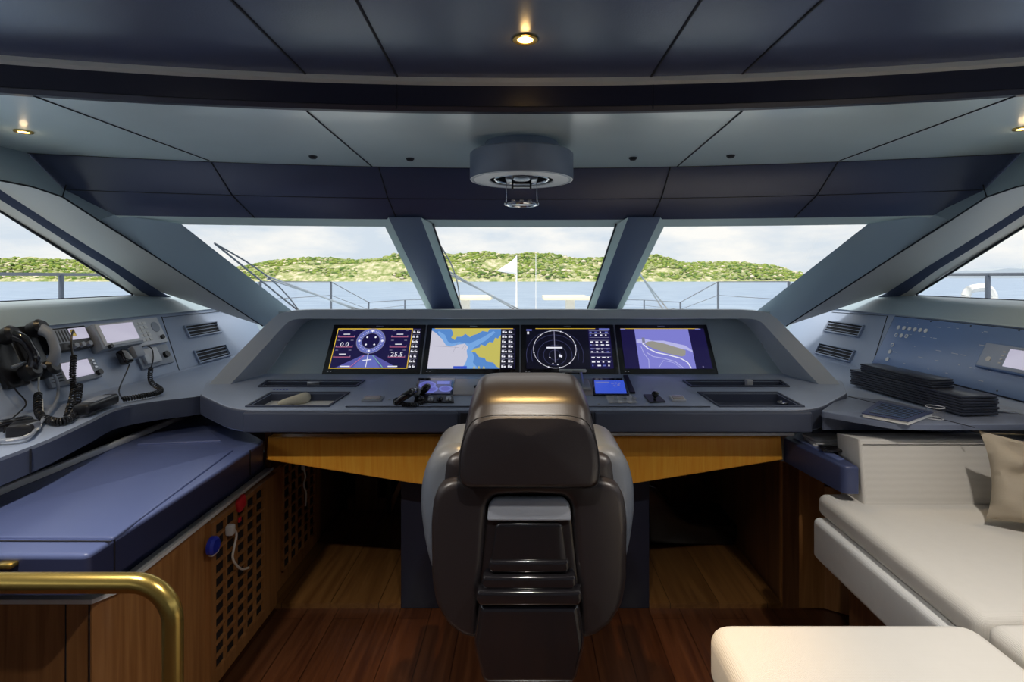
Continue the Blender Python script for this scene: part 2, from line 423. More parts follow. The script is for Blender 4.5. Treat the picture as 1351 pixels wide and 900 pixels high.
# ---- side header + A pillar (left described, right mirrored)
Up = [V((-2.2, -2.6, 2.05)), V((-2.2, 1.4, 2.05)), V((-2.2, 2.31, 2.05)), V((-2.2, 2.405, 2.055)), V((-2.1, 2.49, 1.90)), V((-1.98, 2.645, 1.805)), V((-1.72, 2.73, 1.769)), V((-1.684, 3.95, 1.2586)), V((-1.67, 4.3, 1.11))]
Lo = [V((-2.1, -2.6, 1.89)), V((-2.1, 1.4, 1.89)), V((-2.1, 2.15, 1.89)), V((-2.085, 2.31, 1.885)), V((-2.05, 2.42, 1.858)), V((-2.03, 2.6, 1.772)), V((-1.99, 2.912, 1.625)), V((-1.80, 3.75, 1.167)), V((-1.76, 4.1, 1.0))]
def sidewall(s, name, tn):
    mir = lambda r: [V((p.x*s*-1, p.y, p.z)) for p in r] if s > 0 else r
    b = sheet([mir(Up), mir(Lo)], mat='frame'); 
    struct(b, 'wall_'+name)
    R1 = [V((-2.25, -2.6, 1.875)), V((-2.25, 1.4, 1.875)), V((-2.25, 2.2, 1.89)), V((-2.25, 2.34, 1.877)), V((-2.245, 2.5, 1.80)), V((-2.235, 2.75, 1.68)), V((-2.22, 3.05, 1.54)), V((-2.2, 3.31, 1.408)), V((-2.1, 3.9, 1.15))]
    R2 = [V((-2.275, -2.6, 1.85)), V((-2.275, 1.4, 1.85)), V((-2.275, 2.2, 1.865)), V((-2.275, 2.36, 1.84)), V((-2.27, 2.52, 1.765)), V((-2.27, 2.78, 1.64)), V((-2.26, 3.0, 1.535)), V((-2.26, 3.22, 1.415)), V((-2.2, 3.9, 1.1))]
    R3 = [V((-2.34, -2.6, 1.83)), V((-2.34, 1.4, 1.83)), V((-2.34, 2.2, 1.845)), V((-2.335, 2.424, 1.796)), V((-2.335, 2.6, 1.715)), V((-2.335, 2.83, 1.608)), V((-2.335, 3.06, 1.50)), V((-2.335, 3.245, 1.40)), V((-2.3, 3.9, 1.05))]
    struct(sheet([mir(Lo[:8]), mir(R1[:8])], mat='beige'), tn[0])
    struct(sheet([mir(R1), mir(R2)], mat='ceil_dark'), tn[1])
    struct(sheet([mir(R2), mir(R3)], mat='beige'), tn[2])
    # outside skin above/around and sill
    k = -1 if s < 0 else 1
    S = [(2.335, 1.385), (2.30, 1.392), (2.18, 1.375), (2.155, 1.36), (2.10, 1.30), (2.08, 1.29)]
    YY = [-2.6, 1, 2, 3, 3.3, 4.1]
    struct(sheet([[V((k*x, y, z)) for y in YY] for x, z in S], mat='frame'), tn[3])
    b = mb('frame')
    b.box((k*2.38, .75, .69), (.08, 6.7, 1.39))
    struct(b, 'wall_'+name+'_lower')
    # glass
    g = mb('glass'); ys_ = [-2.6, 2.2, 2.424, 3.245]; zz = [1.83, 1.845, 1.796, 1.40]
    pts = [V((k*2.335, y, z)) for y, z in zip(ys_, zz)]+[V((k*2.335, 3.245, 1.386)), V((k*2.335, -2.6, 1.386))]
    g.face(pts)
    struct(g, tn[4])
    b = mb('groove'); b.tube([V((k*2.332, y, z)) for y, z in zip(ys_, zz)]+[V((k*2.332, 3.245, 1.39)), V((k*2.332, -2.6, 1.39))], .006, 6)
    b.tube([V((k*-p.x*.999, p.y, p.z-.002)) for p in Lo[:8]], .004, 5)
    b.bar(V((k*2.098, 2.50, 1.93)), V((k*2.048, 2.42, 1.86)), .004, .004)
    struct(b, tn[5])
sidewall(-1, 'left', ('trim_6', 'trim_7', 'trim_8', 'trim_9', 'window_4', 'trim_10'))
sidewall(1, 'right', ('trim_11', 'trim_12', 'trim_13', 'trim_14', 'window_5', 'trim_15'))

# ---- windscreen: three panes, two mullions
DW = V((0, 1.16, -.515))
def wy(x): return yw(x)
def pane(x0, x1, name):
    a, c = V((x0, wy(x0), 1.768)), V((x1, wy(x1), 1.768))
    g = mb('glass'); g.face([a, c, c+DW*1.1, a+DW*1.1]); return struct(g, name)
pane(-1.80, -.60, 'window_1'); pane(-.58, .56, 'window_2'); pane(.58, 1.80, 'window_3')
for s, nm in ((-1, 'trim_16'), (1, 'trim_17')):
    # section: inner face then flared reveals to the glass
    xi0, xi1 = s*.698, s*.532; xo0, xo1 = s*.74, s*.482
    T = [V((xi0, 2.835, 1.792)), V((xi1, 2.835, 1.792)), V((xo1, 2.905, 1.765)), V((xo0, 2.90, 1.765))]
    Bt = [p+DW*1.08+V((s*-.02, 0, 0)) for p in T]
    T = [p-DW*.03 for p in T]
    b = mb('navy'); b.face([T[0], T[1], Bt[1], Bt[0]])
    b.mat('reveal'); b.face([T[1], T[2], Bt[2], Bt[1]]); b.face([T[0], T[3], Bt[3], Bt[0]])
    b.face([T[2], T[3], Bt[3], Bt[2]])
    b.mat('groove'); b.bar(T[2], Bt[2], .008, .008)
    struct(b, nm)

# ---- deck outside
b = mb('deck')
b.prism(rnd([(-3.4, -.3), (3.4, -.3), (3.4, 8), (2.9, 13), (1.2, 17.5), (-1.2, 17.5), (-2.9, 13), (-3.4, 8)], .5), (0, 0, .25), (1, 0, 0), (0, 1, 0), -.5, 0, .02)
# cut not needed: cabin floor sits above; keep hull only outside the cabin
b.bm.free(); b = mb('deck')
b.prism(rnd([(-3.4, 4.4), (3.4, 4.4), (3.4, 8), (2.9, 13), (1.2, 17.5), (-1.2, 17.5), (-2.9, 13), (-3.4, 8)], .5), (0, 0, .25), (1, 0, 0), (0, 1, 0), -.5, 0, .02)
for s in (-1, 1): b.box((s*2.95, 2.2, .1), (.95, 5.2, .2))
struct(b, 'trim_18')
b = mb('frame')
b.loops([[V((-1.19, 2.64, 1.335)), V((1.19, 2.64, 1.335)), V((1.19, 2.64, 1.322)), V((-1.19, 2.64, 1.322))],
         [V((-1.72, 4.15, 1.225)), V((1.72, 4.15, 1.225)), V((1.72, 4.15, 1.14)), V((-1.72, 4.15, 1.14))]])
struct(b, 'trim_19')

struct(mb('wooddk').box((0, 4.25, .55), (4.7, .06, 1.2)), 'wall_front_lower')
for sg, nm in ((-1, 'wall_front_left'), (1, 'wall_front_right')): struct(mb('frame').box((sg*2.125, 4.14, .65), (.55, .04, 1.3)), nm)
struct(mb('leather').box((0, -2.62, 1.08), (4.8, .06, 2.2)), 'wall_back')
# ================================================================== HELM CONSOLE
def zd(y): return .965+.1825*(y-2.2)
PD0, PDN = V((0, 2.2, .965)), V((0, -.1825, 1)).normalized()
def desk(px, py, up=0): return hit(px, py, PD0+V((0, 0, up)), PDN)
console = thing('helm_console', (0, 2.4, 0), 'wide slate leather helm console with a hood over four screens', 'helm console')
outl = rnd([(-1.175, 2.2), (1.175, 2.2), (1.405, 2.375), (1.47, 2.52), (1.43, 2.62), (-1.43, 2.62), (-1.47, 2.52), (-1.405, 2.36)], [.10, .10, .02, .02, .01, .01, .02, .02], 8)
b = mb('leather')
def deckring(pp, dz): return [V((p[0], p[1], zd(p[1])+dz)) for p in pp]
TH = .096
rings = [deckring(inset(outl, .012), -TH), deckring(outl, -TH+.012), deckring(outl, -.012), deckring(inset(outl, .0035), -.0035), deckring(inset(outl, .012), 0)]
b.loops(rings)
for f in b.bm.faces:
    pass
top = b.build('desktop', console)
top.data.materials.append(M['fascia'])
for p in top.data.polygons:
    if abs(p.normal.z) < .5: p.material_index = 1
# cut the four trays
TR = [[(340, 511), (352, 502.5), (482, 502.5), (470, 511)], [(323, 537.5), (357, 518.5), (462, 518.5), (434, 537.5)],
      [(912, 511), (900, 502.5), (1030, 502.5), (1042, 511)], [(949, 537.5), (920, 518.5), (1026, 518.5), (1062, 537.5)]]
TRAYS = []
for t in TR:
    P = [desk(*q) for q in t]; TRAYS.append(P)
    c = MB(); c.mat('fascia')
    inn = [(p.x, p.y) for p in P]; inn = [V(q) for q in inset(inn, .012)]
    c.loops([[V((q[0], q[1], zd(q[1])-.035-wloc(console).z)) - V((0, 2.4, 0)) for q in inn], [V((q[0], q[1], zd(q[1])+.05)) - V((0, 2.4, 0)) for q in inn]])
    co = c.build('cutter', None, smooth=0)
    md = top.modifiers.new('b', 'BOOLEAN'); md.object = co; md.operation = 'DIFFERENCE'; md.solver = 'EXACT'
    # cutter expressed in the desktop's local frame
    co.location = wloc(console)
    bpy.context.view_layer.update()
    dg = bpy.context.evaluated_depsgraph_get(); nm = bpy.data.meshes.new_from_object(top.evaluated_get(dg))
    top.modifiers.clear(); top.data = nm; bpy.data.objects.remove(co)
for i, P in enumerate(TRAYS):
    b = mb('fascia')
    inn = inset([(p.x, p.y) for p in P], .012); out = [(p.x, p.y) for p in P]
    b.loops([deckring(out, .0005), deckring(out, .006), deckring(inset(out, .008), .006), deckring(inn, -.034)], cap0=False, cap1=False)
    b.build('tray_rim', console)
    deckc = deckring(inn, -.0335)
# hood frame around the screens
def hy(py): return 2.47+(509-py)/100*.17
outer = [(272, 509), (300, 478), (330, 448), (350, 427.5), (358, 420), (366, 414.5), (376, 411), (390, 409), (410, 408)]
inner = [(306, 507), (334, 477), (358, 450), (376, 430), (381, 425.5), (387, 422.5), (394, 421.3), (404, 421), (420, 421)]
backl = [(349, 496), (366, 474), (380, 452), (392, 437), (396, 432), (400, 428), (406, 424), (412, 421), (424, 419)]
mirp = lambda L: [(2*CX-x, y) for x, y in reversed(L)]
def loop3(L, fy): return [at(x, y, fy(y)) for x, y in L+mirp(L)]
Lo_ = loop3(outer, hy); Li_ = loop3(inner, lambda py: hy(py)+.002)
DPN = V((1, 0, 0)).cross(V((0, .17, .223)).normalized())
Lb_ = [hit(x, y, V((0, 2.6, 1.038))-DPN*.006, DPN) for x, y in backl+mirp(backl)]
Lback = [p+V((0, .35, -.03)) for p in Lo_]
Lmid = [p+V((0, .008, .0)) for p in Lo_]
b = mb('hoodm')
rb = lambda A, B, t: [a.lerp(c, t) for a, c in zip(A, B)]
edge_o = [p+V((0, .018, 0)) for p in Lo_]
b.loops([Lback, edge_o, rb(Lo_, Li_, .06), rb(Lo_, Li_, .94), [p+V((0, .012, 0)) for p in Li_], Lb_], closed=False)
b.build('hood', console)
# back panel of the recess
U0, VV0 = V((1, 0, 0)), V((0, .17, .223)).normalized(); DO = V((0, 2.6, 1.038)); DN = U0.cross(VV0)
b = mb('frame'); b.face([p+DN*-.001 for p in Lb_]); b.build('screen_panel', console)
# dark lower floor lip in front of screens
b = mb('fascia'); b.bar(at(350, 495.5, 2.598), at(1034, 495.5, 2.598), .006, .004); b.build('seam', console)
# centre control panel (raised wedge)
b = mb('leather')
cp = [desk(456, 538), desk(504, 499), desk(876, 499), desk(937, 538)]
r0 = [(p.x, p.y) for p in cp]
def lift(p): return .009
b.loops([deckring(r0, -.002), [V((p[0], p[1], zd(p[1])+lift(p))) for p in r0]])
b.mat('groove')
for a, c in ((cp[0], cp[1]), (cp[3], cp[2]), (cp[0], cp[3])): b.bar(a+V((0, 0, .004)), c+V((0, 0, .004)), .003, .003)
b.build('control_panel', console)
b = mb('pinkpanel')
def cpl(px, py, up=.013): return desk(px, py, up)
q = [cpl(596, 520.5), cpl(601, 500), cpl(776, 500), cpl(786, 520.5)]
b.loops([[p+V((0, 0, -.01)) for p in q], q]); b.build('centre_plate', console)
# notch lines of the front fascia (separate padded bolsters left and right)
for x0, x1 in ((-1.13, -.268), (.283, 1.155)):
    b = mb('fascia'); b.box(((x0+x1)/2, 2.196, .9175), (x1-x0, .022, .082), bev=.008, seg=3); b.build('front_bolster', console)
b = mb('groove')
b.box((.0075, 2.2, .918), (.53, .02, .07)); b.build('front_slot', console)

# pale tray under the desk and structure underneath
b = mb('lightplastic'); b.box((.45, 2.40, .846), (1.35, .26, .012), bev=.003); tag(b.build('under_shelf', console), 'pale shelf under the desk')
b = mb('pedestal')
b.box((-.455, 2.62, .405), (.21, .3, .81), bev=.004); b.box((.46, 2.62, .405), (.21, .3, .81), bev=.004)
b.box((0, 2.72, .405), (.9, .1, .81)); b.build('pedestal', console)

# beam
pts2 = [(-1.097, .817), (1.097, .817), (1.105, .72), (.482, .620), (0, .555), (-.482, .620), (-1.105, .72)]
b = mb('woodor')
b.prism(rnd(pts2, .004), (0, 2.33, 0), (1, 0, 0), (0, 0, 1), -.05, .0, .006)
tag(b.build('wooden_crossbeam'), 'honey varnished wooden beam tapering to both ends, below the desk front', 'beam')

# ------------------------------------------------------------------ the four displays
class Scr:
    def __init__(s, x0, w, L, O=None, U=None, W=None):
        s.U = U or U0; s.W = W or VV0; s.O = O or (DO+V((x0, 0, 0))); s.w = w; s.L = L; s.N = s.U.cross(s.W).normalized(); s.b = MB()
    def p(s, u, v, d): return s.O+s.U*u*s.w+s.W*v*s.L+s.N*d
    def poly(s, m, pts, d): s.b.mat(m); s.b.face([s.p(u, v, d) for u, v in pts])
    def rect(s, m, u0, v0, u1, v1, d): s.poly(m, [(u0, v0), (u1, v0), (u1, v1), (u0, v1)], d)
    def ring(s, m, cu, cv, r, t, d, n=40, a0=0, a1=2*PI):
        s.b.mat(m); k = s.L/s.w
        for i in range(n):
            a, c = a0+(a1-a0)*i/n, a0+(a1-a0)*(i+1)/n
            P = lambda ang, rr: s.p(cu+math.cos(ang)*rr*k, cv+math.sin(ang)*rr, d)
            s.b.face([P(a, r-t), P(c, r-t), P(c, r+t), P(a, r+t)] if r > t else [P(a, 0), P(c, r+t), P(a, r+t)])
    def disc(s, m, cu, cv, r, d, n=32):
        k = s.L/s.w; s.poly(m, [(cu+math.cos(2*PI*i/n)*r*k, cv+math.sin(2*PI*i/n)*r) for i in range(n)], d)
    def line(s, m, u0, v0, u1, v1, t, d):
        k = s.L/s.w; du, dv = (u1-u0)/k, v1-v0; l = math.hypot(du, dv); nx, ny = -dv/l*t*k, du/l*t
        s.poly(m, [(u0-nx, v0-ny), (u1-nx, v1-ny), (u1+nx, v1+ny), (u0+nx, v0+ny)], d)
    def text(s, m, t, cu, cv, size, d, align='CENTER'):
        s.b.mat(m); add_text(s.b, t, size, s.p(cu, cv, 0), s.U, s.W, d, align)
SW, SL = .4665, .279
Z1, Z2, Z3, Z4 = .0012, .0018, .0024, .0030
labels = ['navigation display on the far left showing a compass ring and 25.5',
          'navigation display showing a blue and yellow sea chart',
          'navigation display showing a dark radar picture with circles',
          'navigation display on the far right showing a violet deck camera view']
def sidecol(S, u0, u1, v0, v1, n, m='e_white', seed=1):
    rr = random.Random(seed); S.rect('e_black', u0, v0, u1, v1, Z2)
    h = (v1-v0)/n
    for k in range(n):
        y = v0+h*k
        S.rect('e_grey', u0+.004, y+h*.90, u1-.004, y+h*.95, Z3)
        for c in range(2):
            a = u0+(u1-u0)*(.08+.47*c); w = (u1-u0)*rr.uniform(.25, .38)
            S.rect(m, a, y+h*.22, a+w*.45, y+h*.62, Z3); S.rect(m, a+w*.55, y+h*.22, a+w, y+h*.5, Z3)
            S.rect('e_grey', a, y+h*.70, a+w*.8, y+h*.80, Z3)
for i in range(4):
    x0 = -.966+.4745*i
    d = thing('navigation_display', DO+V((x0+SW/2, 0, 0)), labels[i], 'display', None)
    bz = mb('blackgloss')
    bz.prism(rnd([(0, -.002), (SW, -.002), (SW, SL), (0, SL)], .004), DO+V((x0, 0, 0)), U0, VV0, -.02, .0005, .0012)
    bz.mat('silver'); bz.box(DO+U0*(x0+SW/2)+VV0*(SL*.962)+DN*.0008, (.036, .005, .001), axes=[U0, VV0, DN])
    for k in range(2): bz.mat('lightplastic').box(DO+U0*(x0+.025+.014*k)+VV0*(SL*.055)+DN*.0008, (.007, .005, .001), axes=[U0, VV0, DN])
    bz.build('bezel', d)
    S = Scr(x0, SW, SL); u0, u1, v0, v1 = .055, .955, .105, .915
    S.rect('e_navy', u0, v0, u1, v1, Z1)
    if i == 0:
        for r in ((u0, v1-.018, .865, v1), (u0, v0, .865, v0+.014), (u0, v0, u0+.008, v1), (.857, v0, .865, v1)): S.rect('e_yellow', *r, Z2)
        cu, cv = .435, .655
        S.ring('e_ring', cu, cv, .205, .045, Z2, 48); S.ring('e_grey', cu, cv, .252, .005, Z3, 48); S.ring('e_grey', cu, cv, .16, .004, Z3, 48)
        for k in range(36):
            a = 2*PI*k/36; kk = SL/SW; L0 = .19 if k % 3 else .175
            S.line('e_white', cu+math.cos(a)*L0*kk, cv+math.sin(a)*L0, cu+math.cos(a)*.215*kk, cv+math.sin(a)*.215, .003, Z3)
        for k in range(4):
            a = PI/4+PI/2*k; kk = SL/SW
            S.disc('e_white', cu+math.cos(a)*.105*kk, cv+math.sin(a)*.105, .018, Z3, 8)
            a = PI/2*k; S.disc('e_white', cu+math.cos(a)*.205*kk, cv+math.sin(a)*.205, .022, Z4, 8)
        S.poly('e_purple', [(.12, .12), (.76, .12), (.50, .37), (.38, .37)], Z2)
        S.poly('e_ring', [(.30, .12), (.58, .12), (.48, .37), (.40, .37)], Z3)
        S.line('e_pink', .27, .125, .395, .36, .005, Z4); S.line('e_green', .61, .125, .485, .36, .005, Z4)
        S.line('e_white', .435, .13, .435, .40, .006, Z4); S.line('e_white', .39, .26, .48, .28, .009, Z4)
        for t, (a, c) in (('0.0', (.165, .585)), ('25.5', (.735, .385))): S.text('e_white', t, a, c-.008, .036, Z4)
        for cx_ in (.165, .735):
            for yy in (.74, .535, .335):
                S.rect('e_pink', cx_-.09, yy-.01, cx_+.09, yy, Z3)
                if (cx_, yy) not in ((.165, .535), (.735, .335)): S.rect('e_white', cx_-.035, yy+.045, cx_+.035, yy+.06, Z3)
                for sx in (-1, 1): S.rect('e_grey', cx_+sx*.085-.003, yy, cx_+sx*.085+.003, yy+.03, Z3); S.rect('e_grey', cx_+sx*.07-.015, yy+.125, cx_+sx*.07+.015, yy+.138, Z3)
        for cx_ in (.17, .66): S.rect('e_white', cx_, .135, cx_+.10, .155, Z4)
        sidecol(S, .868, .952, v0, v1-.02, 8, seed=4)
    elif i == 1:
        a0 = .80
        S.rect('e_water', u0, v0, a0, v1, Z1+.0002)
        S.poly('e_deep', [(u0, v0), (.40, v0), (.44, .19), (.46, .33), (.445, .46), (.46, .53), (.42, .60), (.36, .58), (.27, .54), (.22, .57), (.17, .70), (.10, .82), (u0, .87)], Z3)
        S.poly('e_water2', [(.40, v0), (.58, v0), (.52, .22), (.53, .34), (.50, .44), (.52, .52), (.64, .66), (.74, .83), (.72, .86), (.6, .72), (.47, .60), (.36, .63), (.28, .60), (.24, .64), (.2, .78), (.13, .86), (.12, .83), (.17, .70), (.22, .57), (.27, .54), (.36, .58), (.42, .60), (.46, .53), (.445, .46), (.46, .33), (.44, .19)], Z2+.0003)
        S.poly('e_land', [(.26, v1), (.29, .80), (.27, .72), (.31, .67), (.33, .74), (.38, .74), (.42, .80), (.47, .73), (.50, .77), (.55, .80), (.60, .86), (.66, .84), (.68, v1)], Z3)
        S.poly('e_land', [(a0, v0), (.76, .15), (.73, .22), (.66, .24), (.64, .31), (.58, .33), (.54, .42), (.49, .44), (.53, .50), (.58, .52), (.59, .58), (.64, .55), (.68, .63), (.72, .62), (.74, .72), (.77, .70), (a0, .78)], Z3)
        S.line('e_grey', .09, .55, .36, .52, .0025, Z4); S.line('e_grey', .30, .40, .34, .60, .002, Z4); S.line('e_grey', .40, .50, .43, .60, .002, Z4); S.line('e_grey', .42, .47, .44, .56, .002, Z4)
        S.rect('e_blue', .32, v0, .46, .15, Z4); S.rect('e_yellow', u0+.03, v1-.012, .93, v1, Z4)
        for k in range(3): S.poly('e_land', [(.52+.05*k, v0), (.55+.05*k, v0), (.535+.05*k, .16)], Z4)
        sidecol(S, .803, .948, v0, v1-.02, 8, seed=9)
    elif i == 2:
        S.rect('e_black', u0, v0, .72, v1, Z1+.0002)
        cu, cv = .355, .49
        S.ring('e_white', cu, cv, .375, .0033, Z3, 64)
        for r in (.10, .20, .30, .41, .50): S.ring('e_dim', cu, cv-.12, r, .003, Z2, 40, -PI*.1 if r > .2 else 0, PI*1.1 if r > .2 else 2*PI)
        S.rect('e_grey', cu-.004, .22, cu+.004, .88, Z3)
        S.rect('e_white', cu-.085, .50, cu+.08, .53, Z4)
        kk = SL/SW
        for k in range(12):
            a = 2*PI*k/12+.2; S.disc('e_white', cu+math.cos(a)*.375*kk, cv+math.sin(a)*.375, .013, Z4, 8)
        for a, c in ((.40, .36), (.30, .32), (.42, .33), (.33, .2), (.38, .18)): S.disc('e_white', a, c, .012, Z4, 6)
        S.poly('e_white', [(.395, .33), (.43, .33), (.43, .36), (.40, .385)], Z4)
        S.rect('e_ring', u0, v1-.05, u0+.06, v1-.02, Z3); S.rect('e_white', u0+.01, v1-.12, u0+.03, v1-.07, Z3)
        S.rect('e_yellow', u0+.1, v1-.01, .80, v1, Z3); S.rect('e_ring', .84, v1-.03, u1, v1, Z3)
        rr = random.Random(3)
        for y in (.86, .80, .72, .66, .57, .50, .41, .33, .25): S.rect('e_grey', .73, y, .94, y+.008, Z3)
        for y in (.82, .76, .62, .56, .48, .42, .31, .22, .15):
            for k in range(4):
                a = .735+.055*k; S.rect('e_white' if rr.random() > .4 else 'e_ring', a, y, a+rr.uniform(.012, .035), y+.025, Z3)
    else:
        S.rect('e_yellow', u0, v1-.01, .90, v1, Z2); S.rect('e_ring', u0, v1-.03, u0+.05, v1-.006, Z3); S.rect('e_ring', .86, v1-.03, .92, v1-.006, Z3)
        S.rect('e_cam', .205, v0, .785, v1-.012, Z2)
        S.poly('e_cam2', [(.21, .68), (.30, .70), (.36, .62), (.50, .60), (.70, .50), (.785, .42), (.785, .46), (.72, .56), (.50, .66), (.30, .66), (.21, .62)], Z2+.0002)
        S.poly('e_camdeck', [(.295, .60), (.33, .64), (.38, .65), (.50, .60), (.68, .49), (.715, .46), (.70, .36), (.66, .34), (.50, .41), (.38, .50), (.32, .55)], Z3)
        P = [(.27, .60), (.32, .50), (.40, .42), (.52, .37), (.64, .31), (.71, .22), (.735, .11)]
        for a, c in zip(P, P[1:]): S.line('e_white', *a, *c, .010, Z3)
        P = [(.30, .42), (.36, .34), (.48, .30), (.58, .24), (.66, .11)]
        for a, c in zip(P, P[1:]): S.line('e_cam2', *a, *c, .007, Z3)
        P = [(.25, .55), (.27, .40), (.31, .28), (.30, .11)]
        for a, c in zip(P, P[1:]): S.line('e_cam2', *a, *c, .005, Z3)
        P = [(.40, .12), (.46, .26), (.56, .22), (.63, .12)]
        for a, c in zip(P, P[1:]): S.line('e_cam2', *a, *c, .004, Z3)
        S.rect('e_grey', .27, .62, .30, .72, Z4); S.disc('e_grey', .86, .14, .015, Z3, 8)
    tag(S.b.build('screen', d, smooth=0), ['screen with compass ring and figures', 'screen with sea chart', 'screen with radar circles', 'screen with camera picture'][i])

for i in range(3):
    xm = -.966+.4745*(i+1)-.004
    b = mb('silver'); b.box(DO+U0*xm+VV0*(SL/2)+DN*.001, (.005, SL, .004), bev=.001, axes=[U0, VV0, DN]); b.build('divider_strip', console)
# ------------------------------------------------------------------ things on the desk
def deskbasis(px, py, up=0): return desk(px, py, up)
DU, DV = V((1, 0, 0)), V((0, 1, .1825)).normalized(); DNn = DU.cross(DV)
def dquad(b, q, th, up=0):
    P = [desk(*p, up) for p in q]; b.loops([P, [p+DNn*th for p in P]])
# small touch screens
for k, (q, lab) in enumerate(([[(546, 522), (552, 500), (600, 500), (597, 522)], 'small touch screen left of the helm chair showing blue round gauges'],
                              [[(783, 522), (781, 500), (820, 500), (830, 522)], 'small touch screen right of the helm chair with a plain blue page'])):
    P = [desk(*p, .012) for p in q]
    t = thing('touch_screen', (P[0]+P[2])/2, lab, 'touch screen')
    b = mb('blackgloss'); b.loops([[p-DNn*.01 for p in P], [p+DNn*.004 for p in P]]); b.build('bezel', t)
    U = (P[3]-P[0]); W = (P[1]-P[0])
    S = Scr(0, 1, 1); S.O, S.U, S.W, S.w, S.L = P[0], U, W, 1, 1; S.N = DNn
    S.rect('e_dim' if k == 0 else 'e_blue', .06, .06, .94, .84, .005)
    if k == 0:
        for cu, cv, r in ((.3, .55, .2), (.42, .3, .16), (.8, .32, .15)): S.ring('e_ring', cu, cv, r, .03, .0056, 24); S.disc('e_purple', cu, cv, r-.03, .0053, 20)
        S.rect('e_ring', .55, .6, .9, .78, .0056)
        S.rect('e_ring', .1, .1, .5, .14, .0056)
    else:
        for a, c in ((.55, .6), (.65, .62), (.75, .6), (.6, .45), (.72, .5)): S.rect('e_ring', a, c, a+.07, c+.08, .0056)
        S.rect('e_grey', .1, .7, .5, .73, .0056)
    S.b.build('screen', t, smooth=0)
# black frame post beside right touch screen
b = mb('black'); dquad(b, [(831, 522), (822, 499), (828, 499), (838, 522)], .016); tag(b.build('screen_bracket'), 'thin dark bracket along the right edge of the plain blue touch screen', 'bracket')

def square_pad(px, py, w, h, mat, lab, cat, name, top=None):
    c = desk(px, py, .008); t = thing(name, c, lab, cat)
    b = mb(mat[0]); b.box(c+DNn*.004, (w, h, .01), bev=.003, axes=[DU, DV, DNn]); b.build('base', t)
    b = mb(mat[1]); b.box(c+DNn*.010, (w*.75, h*.7, .006), bev=.002, axes=[DU, DV, DNn]); b.build('pad', t)
    return t
square_pad(492, 527.5, .085, .05, ('grayplastic', 'pinkpanel'), 'square pad with pale top on the desk left of the black handset', 'control pad', 'control_pad')
square_pad(894, 527, .06, .05, ('lightplastic', 'pinkpanel'), 'pale pinkish square pad on the desk right of the joystick', 'control pad', 'control_pad')
# handset with coiled cord, left of the chair
c = desk(541, 528, .02)
hs = thing('radio_handset', c, 'black handset with coiled cord lying upright left of the chair', 'handset')
b = mb('blackgloss')
p = [desk(524, 532, .015), desk(530, 526, .035), desk(539, 520, .055), desk(546, 516, .05), desk(551, 520, .02)]
b.tube(smoothpath(p, 5), [.012+.004*math.sin(k/20*PI) for k in range(21)], 10); b.build('grip', hs)
b = mb('grayplastic'); b.lathe([(.008, 0), (.019, .004), (.019, .018), (.012, .024)], desk(548, 518, .035), 16, (.3, -.8, .4)); b.build('earpiece', hs)
b = mb('blackgloss'); b.lathe([(.008, 0), (.017, .004), (.017, .016), (.01, .02)], desk(524, 531, .014), 16, (.2, -.8, .4)); b.build('mouthpiece', hs)
b = mb('black'); b.tube(coil([desk(551, 524, .012), desk(560, 530, .012), desk(548, 534, .012), desk(536, 534, .012), desk(530, 533, .01)], .008, .003, 26), .0028, 5); b.build('cord', hs)
# second small dark knob handset in front of left touch screen
b = mb('blackgloss'); b.tube(smoothpath([desk(556, 520, .012), desk(560, 514, .035), desk(566, 509, .04)], 4), [.008, .010, .012, .014, .016, .017, .016, .014, .010], 10)
tag(b.build('control_lever'), 'short dark lever standing before the touch screen with gauges', 'lever')
# keypad strip under left screen
t = thing('switch_strip', desk(573, 528, .01), 'black strip of four rocker knobs under the touch screen with gauges', 'switch panel')
b = mb('black'); q = [(546, 533), (549, 524), (598, 524), (599, 533)]; dquad(b, q, .010, .006); b.build('base', t)
for k in range(4):
    b = mb('silver' if k % 2 else 'blackgloss'); b.lathe([(.013, 0), (.013, .008), (.009, .014)], desk(556+12*k, 528, .016), 14, DNn); b.build('knob', t)
# throttles behind the chair
t = thing('throttle_control', desk(752, 512, .012), 'pair of chrome throttle levers standing just right of the chair top', 'throttle')
b = mb('silver'); b.box(desk(754, 508, .02), (.16, .10, .02), bev=.006, axes=[DU, DV, DNn]); b.build('base', t)
for s, px in ((-1, 741), (1, 768)):
    b = mb('silver'); z0 = desk(px, 508, .03)
    b.tube(smoothpath([z0, z0+V((-s*.004, -.015, .04)), z0+V((-s*.01, -.03, .065))], 5), .006, 8)
    b.box(z0+V((-s*.018, -.032, .068)), (.066, .02, .013), bev=.005); b.build('lever', t)
